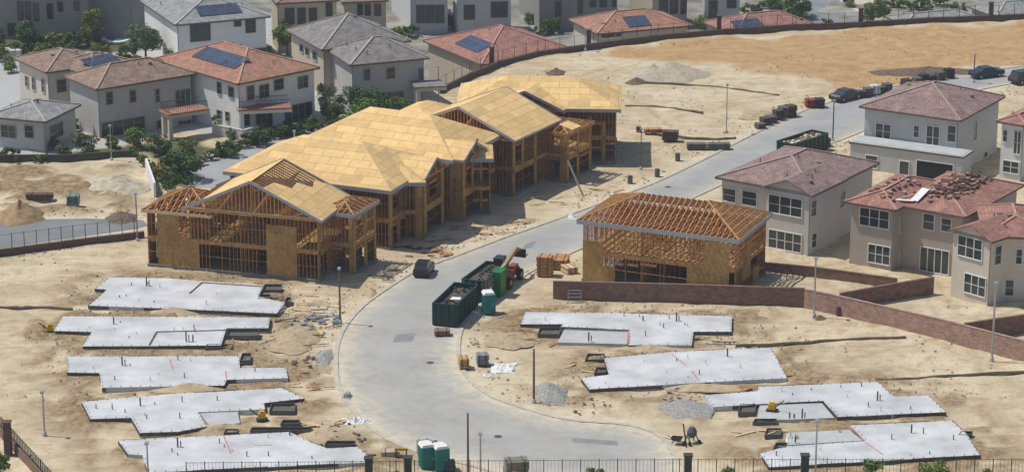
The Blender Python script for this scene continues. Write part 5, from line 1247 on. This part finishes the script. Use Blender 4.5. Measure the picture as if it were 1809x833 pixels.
# washout box, bag pile, boxes
pallet_stack('orange brown washout box at the inner kerb', 820, 650, R(8), (.9, 1.2, 1.0), mat('washout_orange', (.52, .32, .12)), name='washout_box', cat='box', layers=3)
pallet_stack('grey sack pallet behind the orange brown washout box', 852, 644, R(8), (1.1, 1.0, 1.0), M_blk, name='sack_pallet', cat='pallet', layers=4)
pallet_stack('rusty topped bin behind the bottom fence in the road', 912, 842, R(10), (1.9, 1.4, 1.5), mat('bin_olive', (.22, .21, .16)), name='scrap_bin', cat='bin', layers=2)
rocks('rusty scraps heaped on the bin behind the bottom fence', 912, 842, 16, .62, .28, mat('rust', (.30, .16, .10), .9, .3, 4), name='scrap_pile', seed=31, z=1.55)
pallet_stack('grey wash station box behind the two teal toilets', 750, 803, R(20), (1.2, .9, 1.2), mat('wash_grey', (.25, .24, .24)), name='wash_station', cat='wash station', layers=2)
pallet_stack('small dark box right behind the two teal toilets', 766, 797, R(10), (.7, .7, .8), M_greyp, name='storage_box', cat='box', layers=2)
pallet_stack('dark box at the right foot of the two teal toilets', 796, 832, R(10), (.8, .6, .9), mat('box_green', (.06, .12, .11)), name='storage_box', cat='box', layers=2)
pallet_stack('small dark box on the open pad beyond the last framed house', 1128, 232, R(0), (.6, .6, .5), M_greyp, name='storage_box', cat='box', layers=2)
pallet_stack('teal box on the side lot below the eroded bank', 130, 364, R(0), (1.3, 1.3, 1.2), mat('teal_box', (.16, .26, .27)), name='storage_box', cat='box', layers=2)
pallet_stack('long low brown pallet on the side lot', 70, 352, R(0), (3.0, 1.0, .6), M_tilep, name='lumber_stack', cat='lumber stack', layers=2)
pallet_stack('grey concrete block at the bottom verge left of the toilets', 690, 806, R(3), (1.6, .9, .5), M_sand, name='concrete_block', cat='block', layers=1)
yb = root('barrier_beam', 'yellow barrier beam on the verge left of the toilets', 'barrier', G(709, 809), R(-3), local=True)
a = MB(); a.box((0, 0, .85), (1.1, .12, .22)); part(a, 'beam', mat('safety_yellow', (.62, .38, .02)), yb)
a = MB(); a.box((-.45, 0, .37), (.08, .5, .74)); a.box((.45, 0, .37), (.08, .5, .74)); part(a, 'stand', M_dark, yb)
def compactor(label, x, y, rz, z=0.0):
    r = root('plate_compactor', label, 'compactor', G(x, y, z), rz, 'yellow machines on the slabs', local=True); Y_ = MATS['safety_yellow']
    a = MB(); a.box((0, 0, .08), (1.0, .7, .14)); part(a, 'plate', M_dark, r)
    a = MB(); a.box((0, 0, .42), (.62, .5, .5)); a.box((0, 0, .75), (.4, .35, .2)); part(a, 'engine', Y_, r)
    a = MB(); a.beam((-.3, -.2, .4), (-1.0, -.2, 1.05), .05); a.beam((-.3, .2, .4), (-1.0, .2, 1.05), .05); a.beam((-1.0, -.2, 1.05), (-1.0, .2, 1.05), .06); part(a, 'handle', M_dark, r)
compactor('yellow compactor at the right end of the bottom left slabs', 463, 741, R(10), .02)
compactor('yellow compactor on the recess of the second slab from bottom right', 1364, 725, R(160), .24)
compactor('small yellow machine at the left tip of the second left slab', 88, 586, R(20), .0)
# small mixer and wheelbarrow
mx = root('concrete_mixer', 'small dark concrete mixer where the road ends at bottom right', 'mixer', G(1222, 783), R(30), local=True)
a = MB(); a.lathe([(.2, -.45), (.42, -.2), (.45, .1), (.25, .5), (.2, .52)], 12, (0, 0, 1.05)); part(a, 'drum', mat('mixer_dark', (.10, .10, .12), .6), mx)
a = MB()
for s in (-1, 1): a.beam((s*.5, -.5, 0), (s*.35, 0, 1.0), .07); a.beam((s*.5, .5, 0), (s*.35, 0, 1.0), .07)
a.beam((-.5, 0, 1.0), (.5, 0, 1.0), .07); a.beam((0, .3, .3), (0, 1.1, .5), .06); part(a, 'frame', M_dark, mx)
for s in (-1, 1): q = MB(); q.tube((s*.5-.05, -.45, .22), (s*.5+.05, -.45, .22), .22, n=12); part(q, 'wheel', M_rubber, mx)
wbw = root('wheelbarrow', 'dark wheelbarrow left of the small mixer at the road end', 'wheelbarrow', G(1196, 784), R(-20), local=True)
a = MB(); a.add([(-.5, -.35, .65), (.5, -.35, .7), (.5, .35, .7), (-.5, .35, .65), (-.3, -.2, .35), (.3, -.2, .35), (.3, .2, .35), (-.3, .2, .35)], [(4, 5, 6, 7), (0, 4, 7, 3), (1, 2, 6, 5), (0, 1, 5, 4), (3, 7, 6, 2), (7, 6, 5, 4)]); part(a, 'tray', M_dark, wbw)
a = MB()
for s in (-1, 1): a.beam((.7, s*.08, .2), (-1.0, s*.3, .6), .05); a.beam((-.3, s*.25, .4), (-.4, s*.28, 0), .05)
part(a, 'frame', PL_brown, wbw)
a = MB(); a.tube((.7, -.06, .2), (.7, .06, .2), .2, n=12); part(a, 'wheel', M_rubber, wbw)
pt = G(1213, 790); a = MB(); a.beam((0, 0, 0), (-.3, .6, 2.0), .12, .05); solo(a, 'leaning_board', M_form, 'upright board leaning between the wheelbarrow and mixer', 'board', pt)
# rack on wall, drum, plank
rk = root('metal_rack', 'grey metal rack leaning on the left end of the long brown wall', 'rack', G(1015, 533), R(-2), local=True)
a = MB()
for x in (-.65, .65): a.beam((x, -.3, 0), (x, .12, 1.25), .06)
for z in (.2, .55, .9, 1.2): a.beam((-.65, -.3+z*.33, z), (.65, -.3+z*.33, z), .09, .05)
part(a, 'frame', M_steel, rk)
dr = root('steel_drum', 'dark red drum against the diagonal wall', 'drum', G(1482, 557), local=True)
a = MB(); a.lathe([(.3, 0), (.3, .28), (.32, .3), (.3, .32), (.3, .58), (.32, .6), (.3, .62), (.3, .9)], 14); part(a, 'barrel', mat('drum_red', (.14, .04, .035), .6), dr); a = MB(); a.lathe([(.29, .9), (.29, .92)], 14); part(a, 'lid', M_dark, dr)
for nm, x, y, lb in (('steel_drum', 1161, 312, 'grey drum at the kerb beyond the last framed house'), ('steel_drum', 1113, 324, 'dark drum in front of the last framed house shadow'), ('steel_drum', 1197, 284, 'brownish drum at the kerb furthest from the framed row'), ('steel_drum', 1040, 603, 'dark drum at the edge of the top right slab')):
    if x == 1040: continue
    d_ = root(nm, lb, 'drum', G(x, y), local=True); a = MB(); a.lathe([(.3, 0), (.3, .28), (.32, .3), (.3, .32), (.3, .58), (.32, .6), (.3, .62), (.3, .9)], 14); part(a, 'barrel', M_greyp, d_); a = MB(); a.lathe([(.29, .9), (.29, .92)], 14); part(a, 'lid', M_dark, d_)
A_ = G(1030, 347); B_ = on_wall(1003, 283, A_+Vector((-1.4, .9, 0)), A_+Vector((-.4, .9, 0))); a = MB(); a.beam(Vector((0, 0, .1)), B_-A_, .35, .06); solo(a, 'leaning_plank', M_pale, 'long pale plank leaning against the fourth framed house', 'plank', A_)
a = MB(); a.beam((0, 0, 0), (1.0, 1.2, 2.2), .14, .14); solo(a, 'roof_brace', M_form, 'dark board sticking up from the third framed roof edge', 'board', G(828, 284, 6.9))
# erosion wattles
M_watt = mat('wattle', (.16, .12, .08), .95, .2, 4)
def wattle(label, pts):
    P = P3(pts); o = P[0]; b = MB()
    L = smooth_line([(p.x-o.x, p.y-o.y) for p in P], 5)
    for i in range(len(L)-1):
        z0 = .10+.04*math.sin(i*1.7); b.tube((L[i].x, L[i].y, z0), (L[i+1].x, L[i+1].y, .10+.04*math.sin((i+1)*1.7)), .16, n=6)
    solo(b, 'erosion_wattle', M_watt, label, 'wattle', o, group='erosion wattles between pads')
wattle('long straw wattle across the open pads right of the sand mound', [(1130, 147), (1200, 150), (1290, 158), (1340, 165), (1376, 170)])
wattle('short straw wattle on the open pads right of the last framed roof', [(1104, 189), (1160, 190), (1210, 196), (1242, 200)])
wattle('straw wattle at the left edge of the picture beside the second slab', [(-20, 543), (30, 545), (60, 544), (128, 547)])
wattle('straw wattle on the lot in front of the diagonal wall', [(1300, 612), (1400, 608), (1480, 602), (1600, 597)])
wattle('straw wattle running to the right edge above the right slabs', [(1546, 673), (1600, 671), (1700, 664), (1830, 657)])
wattle('straw wattle beside the street at the far pads', [(1150, 235), (1200, 243), (1262, 247), (1300, 245)])
# loose boards
rr = random.Random(21)
zones = [(505, 520, 560, 560), (470, 585, 560, 640), (510, 660, 590, 690), (530, 720, 620, 760), (560, 790, 640, 812), (890, 585, 985, 625), (1000, 635, 1060, 660), (1150, 600, 1290, 612), (1400, 690, 1240, 725), (1300, 755, 1380, 775), (700, 440, 800, 470), (840, 400, 960, 380), (1030, 340, 1100, 330), (640, 480, 700, 500), (1260, 640, 1400, 690)]
zones += [(600, 470, 700, 500), (690, 425, 790, 450), (780, 400, 900, 420), (900, 372, 1010, 350), (480, 520, 600, 580), (880, 540, 960, 610)]*2
for i in range(130):
    z_ = zones[i % len(zones)]; p = G(rr.uniform(z_[0], z_[2]), rr.uniform(z_[1], z_[3])); l = rr.uniform(.8, 2.6); b = MB(); b.beam((-l/2, 0, .03), (l/2, 0, .08), rr.choice((.09, .14, .24)), .05)
    solo(b, 'loose_board', [M_pale, M_form, M_stud][i % 3], ['pale', 'dark', 'orange brown'][i % 3]+' loose board lying in the dirt', 'board', (p.x, p.y, .12), rr.uniform(-.6, .9), group='loose boards scattered in the dirt')
# pool and yard objects
pl = root('swimming_pool', 'small blue pool with white rim in the top left garden', 'pool', G(212, 66), local=True)
a = MB(); n = 24
ring = [(2.3*math.cos(6.283*i/n)*(1+.1*math.sin(12.566*i/n)), 4.2*math.sin(6.283*i/n)) for i in range(n)]
a.prism(ring, 0, .25); part(a, 'rim', M_white, pl)
a = MB(); a.prism([(x*.78, y*.8) for x, y in ring], .26, .27); part(a, 'water', mat('pool_water', (.03, .22, .32), .1, .2, 1.2, spec=.6), pl)
pallet_stack('cream garden storage box at the left edge near the top', 18, 103, R(0), (3.2, 2.0, 1.2), S_off, name='garden_box', cat='box', layers=1)

# gravel and clods scattered over the pads: nobody could count them
b = MB(); rg = np.random.default_rng(5); cand = []
N = 60000
px = rg.uniform(-60, 70, N); py = rg.uniform(232, 400, N)
sdl = np.minimum.reduce([sdist(px, py, p) for p in slabp.values()]); srd = np.minimum.reduce([sdist(px, py, p) for p in roadp]); slw = sdist(px, py, low_poly)
w1 = vnoise(px, py, 4.5, 9)
keep = (sdl > .4) & (srd > .7) & (slw > 1) & (((w1 > .66) & (rg.random(N) < .4)) | ((sdl < 3.0) & (w1 > .35)) | ((srd < 4) & (w1 > .45)))
fx = np.interp(px, xs, np.arange(len(xs))); fy = np.interp(py, ys, np.arange(len(ys)))
hz = H[np.clip(np.round(fy).astype(int), 0, len(ys)-1), np.clip(np.round(fx).astype(int), 0, len(xs)-1)]
for x, y, z in zip(px[keep], py[keep], hz[keep]):
    s = .05+.20*rg.random()**3; a = rg.random()*3; c_, s_ = math.cos(a)*s, math.sin(a)*s
    b.add([(x-c_, y-s_, z-.02), (x+s_, y-c_, z-.02), (x+c_, y+s_, z-.02), (x-s_, y+c_, z-.02), (x+c_*.2, y+s_*.3, z+s*.9)], [(0, 1, 4), (1, 2, 4), (2, 3, 4), (3, 0, 4)])
g = b.build('gravel', mat('clods', (.40, .31, .20), .95, .3, .9), uv=False); g['kind'] = 'stuff'; g['label'] = 'loose clods and gravel scattered over the dirt pads'; g['category'] = 'gravel'

for i, (x, y, lb) in enumerate([(760, 640, 'round manhole cover in the road right of the middle slabs'), (850, 475, 'round manhole cover in the road behind the dumpsters'), (880, 770, 'round manhole cover in the widest part of the road near the bottom'), (1180, 330, 'round manhole cover in the far stretch of road')]):
    q = G(x, y, .034); a = MB(); a.lathe([(.36, 0), (.36, .012)], 18); solo(a, 'manhole_cover', mat('cast_iron', (.09, .09, .09), .7, .2, 5), lb, 'manhole cover', q)
mk = mat('new_patch', (.25, .255, .25), .9, .1, 1.0)
def patch(pts, i):
    q = P3(pts, .034+.003*i); a = MB(); a.add([(p.x, p.y, p.z) for p in q], [(0, 1, 2, 3)]); o = a.build('road_patch', mk, uv=False); o['kind'] = 'structure'
    if o.data.polygons[0].normal.z < 0: o.data.flip_normals()
patch([(700, 590), (735, 588), (728, 602), (694, 604)], 0); patch([(1010, 772), (1090, 778), (1092, 786), (1012, 780)], 1); patch([(930, 430), (948, 425), (940, 437), (922, 440)], 2)
# ---------------------------------------------------------------- plants
M_bark = mat('bark', (.13, .09, .06), .9, .2, 6)
def leafm(n, c):
    m = mat(n, c, .7, .28, 1.6); m.node_tree.nodes['Principled BSDF'].inputs['Specular IOR Level'].default_value = .2; return m
LF = [leafm('leaf_mid', (.16, .25, .055)), leafm('leaf_dark', (.10, .17, .055)), leafm('leaf_olive', (.21, .25, .07)), leafm('leaf_yellow', (.34, .30, .04)), leafm('leaf_grey', (.16, .21, .11))]
def plant(label, x, y, wpx, hpx, li=0, trunk=.25, z=0, name='shrub', cat='shrub', group='shrubs and trees in the gardens', seed=0, dens=1.0, leaf=.22):
    B = G(x, y, z); s = FPX/(B.y*math.cos(PITCH)+(CH-z)*math.sin(PITCH)); w_ = wpx/s*1.3; h_ = hpx/s/.96*1.12; rs = np.random.default_rng(seed+int(x*13+y*7))
    r = root(name, label, cat, B, group=group, local=True)
    t = MB(); th_ = h_*trunk; t.tube((0, 0, -.1), (0, 0, th_+h_*.25), max(.04, w_*.03), max(.02, w_*.015), 7)
    for k in range(4):
        a = k*1.6+rs.random(); t.tube((0, 0, th_), (w_*.28*math.cos(a), w_*.28*math.sin(a), th_+h_*.35), w_*.015+.02, .015, 5)
    part(t, 'trunk', M_bark, r)
    c = MB(); ncl = int(9+w_*2); cl = []
    for k in range(ncl):
        a = rs.random()*6.283; q = math.sqrt(rs.random())*.62; zz = rs.random()
        q *= math.sqrt(max(.15, 1-(2*zz-1)**2*.8)); cl.append((q*w_/2*1.25*math.cos(a), q*w_/2*1.25*math.sin(a), th_+(h_-th_)*(.12+.78*zz), (.2+.2*rs.random())*min(w_, h_)*.75))
    N = int(dens*min(5200, 190*max(1, w_*h_)+250)); lf = leaf*(.7+.12*min(w_, 6))
    for i in range(N):
        cx, cy, cz, cr = cl[i % ncl]; d = rs.standard_normal(3); d /= np.linalg.norm(d); rad = cr*(.55+.5*rs.random()); p = np.array((cx, cy, cz))+d*rad*np.array((1, 1, .8))
        if p[2] < .05: p[2] = .05+rs.random()*.3
        n_ = d+rs.standard_normal(3)*.7; n_ /= np.linalg.norm(n_); u = np.cross(n_, (.3, .2, 1)); u /= np.linalg.norm(u); v = np.cross(n_, u); l = lf*(.5+rs.random())*.5
        c.add([p-u*l, p-v*l*.6, p+u*l, p+v*l*.6], [(0, 1, 2, 3)])
    part(c, 'crown', LF[li], r, uv=False)
T = [
 ('round green bush in front of the white sided balcony house, left of its porch', 238, 262, 34, 38, 0), ('dark bush right of the brown roofed balcony house corner', 283, 275, 40, 34, 1),
 ('olive bush below the brown roofed balcony house', 330, 280, 36, 30, 2), ('spreading dark hedge bush along the back road bend', 320, 318, 62, 46, 1), ('dark bush filling the bend of the back road', 300, 345, 40, 36, 1),
 ('yellow flowering shrub beside the whitish wall end', 281, 318, 22, 30, 3), ('green garden shrub between the grey roofed house and brown roofed house', 150, 272, 40, 34, 4), ('low grey green shrub above the eroded bank', 112, 275, 34, 18, 4),
 ('dark shrub at the lower left corner of the grey roofed house', 20, 284, 44, 18, 1), ('dark shrub above the middle of the eroded bank', 70, 286, 36, 12, 1),
 ('long dark hedge plant beside the back road, first of three', 400, 277, 60, 22, 1), ('long dark hedge plant beside the back road, second of three', 452, 256, 62, 22, 1), ('long dark hedge plant beside the back road, third of three', 512, 240, 60, 20, 1),
 ('bright green tree at the back corner of the red tiled house', 636, 234, 60, 50, 0), ('dark tree between the red tiled house and the grey roofed house', 655, 212, 62, 44, 1), ('dark shrub left of the third framed roof', 690, 216, 40, 40, 1), ('dark green tree below the upper windows of the grey house', 625, 206, 34, 46, 1),
 ('small tree against the beige upper house', 508, 98, 34, 46, 0), ('grey green tree with spreading crown right of the small pool', 258, 108, 62, 52, 4), ('dark shrub below the right side of the small pool', 222, 106, 40, 24, 1),
 ('tall light green tree left of the small pool', 166, 76, 30, 56, 2), ('bright lime shrub beside the small pool', 156, 82, 24, 30, 2), ('dark hedge bush above the small pool', 190, 50, 56, 28, 1), ('dark hedge bush right below the grey side wall', 222, 50, 40, 30, 1),
 ('dark round shrub in the middle of the top left garden', 136, 84, 34, 24, 1), ('olive shrub in the top left garden', 100, 84, 50, 22, 2), ('lime green shrub below the tall top left windows', 90, 58, 22, 26, 2), ('large dark shrub below the tall top left windows', 50, 88, 44, 44, 1),
 ('yellow green shrub left of the dark garden shrub', 70, 84, 22, 26, 2), ('low dark hedge above the cream garden box', 50, 98, 46, 18, 1), ('green shrub at the left edge of the picture near the top', 0, 110, 22, 30, 0), ('olive shrub at the top left edge beside the door', 2, 82, 18, 30, 2),
 ('small shrub at the end of the yard wall between the balcony houses', 410, 245, 24, 16, 4), ('small garden bush right of the red tiled house', 585, 212, 40, 28, 1), ('dark green shrub against the upper grey house windows', 395, 72, 24, 44, 1),
 ('tiny shrub at the white side wall of the first grey house', 600, 200, 20, 30, 4)]
for i, t in enumerate(T):
    hd = 'tree' in t[0].split(' with')[0].split(' at')[0].split(' between')[0].split(' below')[0].split(' against')[0].split(' left')[0]
    plant(t[0], t[1], t[2], t[3], t[4], t[5], name='garden_tree' if hd else 'shrub', cat='tree' if hd else 'shrub', trunk=.3 if hd else .08, seed=i)
hl = [((228, 268), (262, 300)), ((262, 300), (338, 332)), ((345, 296), (400, 270)), ((400, 270), (470, 248)), ((470, 248), (560, 231)), ((560, 231), (690, 212)), ((286, 290), (330, 300)), ((600, 222), (690, 205))]
q_ = 0
for (xa, ya), (xb, yb) in hl:
    n_ = max(2, int(math.hypot(xb-xa, yb-ya)/17))
    for k in range(n_):
        f_ = (k+.5)/n_; q_ += 1
        plant('dark low hedge shrub in the strip beside the back road', xa+(xb-xa)*f_, ya+(yb-ya)*f_, 24, 15, (1, 0, 1, 2)[q_ % 4], name='hedge_shrub', group='hedge shrubs beside the back road', trunk=.05, seed=200+q_, dens=.8)
for q_, (x_, y_, w_, h_) in enumerate([(118, 96, 40, 20), (176, 92, 36, 20), (150, 66, 40, 22), (30, 100, 36, 20), (205, 60, 40, 26), (76, 100, 40, 20), (176, 54, 36, 24), (120, 66, 30, 20)]):
    plant('dark filler shrub in the planting below the dark taupe house', x_, y_, w_, h_, (1, 2, 0, 1)[q_ % 4], name='shrub', group='shrubs massed below the dark taupe house', trunk=.05, seed=300+q_)
for q_, (x_, y_, w_, h_) in enumerate([(250, 150, 30, 22), (108, 200, 26, 26), (132, 232, 26, 20), (386, 226, 24, 20), (470, 240, 30, 18), (548, 226, 30, 20), (575, 190, 30, 40), (586, 150, 22, 30), (590, 216, 30, 26), (470, 108, 30, 24), (300, 116, 30, 26), (350, 96, 26, 20), (20, 128, 28, 24), (240, 120, 30, 20), (610, 96, 24, 16), (665, 200, 40, 26), (715, 205, 36, 26), (196, 262, 34, 20), (90, 262, 30, 16)]):
    plant('mid green yard shrub growing between the finished houses on the left', x_, y_, w_, h_, (0, 2, 4, 0)[q_ % 4], name='shrub', group='yard shrubs between the left houses', trunk=.1, seed=400+q_)
LOWP = [('green tree rising just beyond the top fence wall pillar', 1541, 60, 40, 78, 0, 'garden_tree'), ('dark bush left of the curving rear street', 1395, 32, 70, 40, 1, 'shrub'), ('shrub on the rear verge beside the sidewalk', 1500, 12, 26, 14, 2, 'shrub'), ('low hedge beyond the fence right of the green tree', 1620, 16, 60, 16, 0, 'shrub'),
 ('bright shrub above the first red roof beyond the fence', 880, 40, 28, 12, 2, 'shrub'), ('small green bush on the white side wall above the first red roof', 935, 44, 20, 18, 0, 'shrub'), ('dark bush between the two red roofs beyond the fence', 975, 60, 40, 24, 1, 'shrub'), ('lime bush between the middle and last red roofs', 1290, 30, 26, 18, 2, 'shrub'),
 ('dark bush above the gap between grey and red roofs', 722, 66, 34, 18, 1, 'shrub')]
for i, t in enumerate(LOWP): plant(t[0], t[1], t[2], t[3], t[4], t[5], z=DROP, name=t[6], cat='tree' if t[6] != 'shrub' else 'shrub', trunk=.25 if t[6] != 'shrub' else .08, seed=60+i)
for q_, (x_, y_, w_, h_) in enumerate([(700, 72, 40, 20), (800, 50, 30, 20), (1000, 34, 30, 18), (1110, 52, 30, 18), (1240, 50, 24, 20), (1330, 30, 40, 20), (1460, 46, 24, 12), (1560, 30, 30, 16), (1690, 20, 40, 14), (955, 64, 26, 16), (1580, 12, 36, 14), (1660, 8, 36, 14), (1360, 14, 40, 16)]):
    plant('green yard shrub growing beyond the top fence wall', x_, y_, w_, h_, (0, 1, 2, 0)[q_ % 4], z=DROP, name='shrub', group='yard shrubs beyond the top fence', trunk=.1, seed=500+q_)
BOT = [('bush behind the bottom fence under the lowest right slab, left one', 1543, 862, 30, 48, 0), ('larger bush behind the bottom fence under the lowest right slab', 1648, 864, 48, 52, 0), ('small bush tip at the bottom edge right of the larger bush', 1742, 862, 16, 40, 0), ('bush in the bottom left corner beyond the mauve wall', 0, 858, 44, 60, 0),
 ('low bush at the bottom edge in front of the road', 1045, 850, 40, 20, 2), ('low bush at the bottom edge beside the second fence pillar', 1285, 850, 30, 20, 2), ('low bush at the bottom edge left of the toilets', 700, 862, 30, 26, 2)]
for i, t in enumerate(BOT): plant(t[0], t[1], t[2], t[3], t[4], t[5], seed=90+i, group='bushes along the bottom fence', trunk=.2)

# ---------------------------------------------------------------- thin summer haze
hz_ = MB(); hz_.prism([(-3300, -700), (3300, -700), (3300, 6100), (-3300, 6100)], -8.5, 92)
ho = hz_.build('haze', bpy.data.materials.new('haze_air'), uv=False); ho['kind'] = 'stuff'; ho['label'] = 'thin pale summer haze in the air'
hm = ho.data.materials[0]; hm.use_nodes = True; hn = hm.node_tree; hn.nodes.clear()
ot = hn.nodes.new('ShaderNodeOutputMaterial'); pv = hn.nodes.new('ShaderNodeVolumePrincipled'); pv.inputs['Color'].default_value = (.86, .93, 1, 1)
pv.inputs['Density'].default_value = .00017; pv.inputs['Anisotropy'].default_value = .0; hn.links.new(pv.outputs[0], ot.inputs['Volume'])
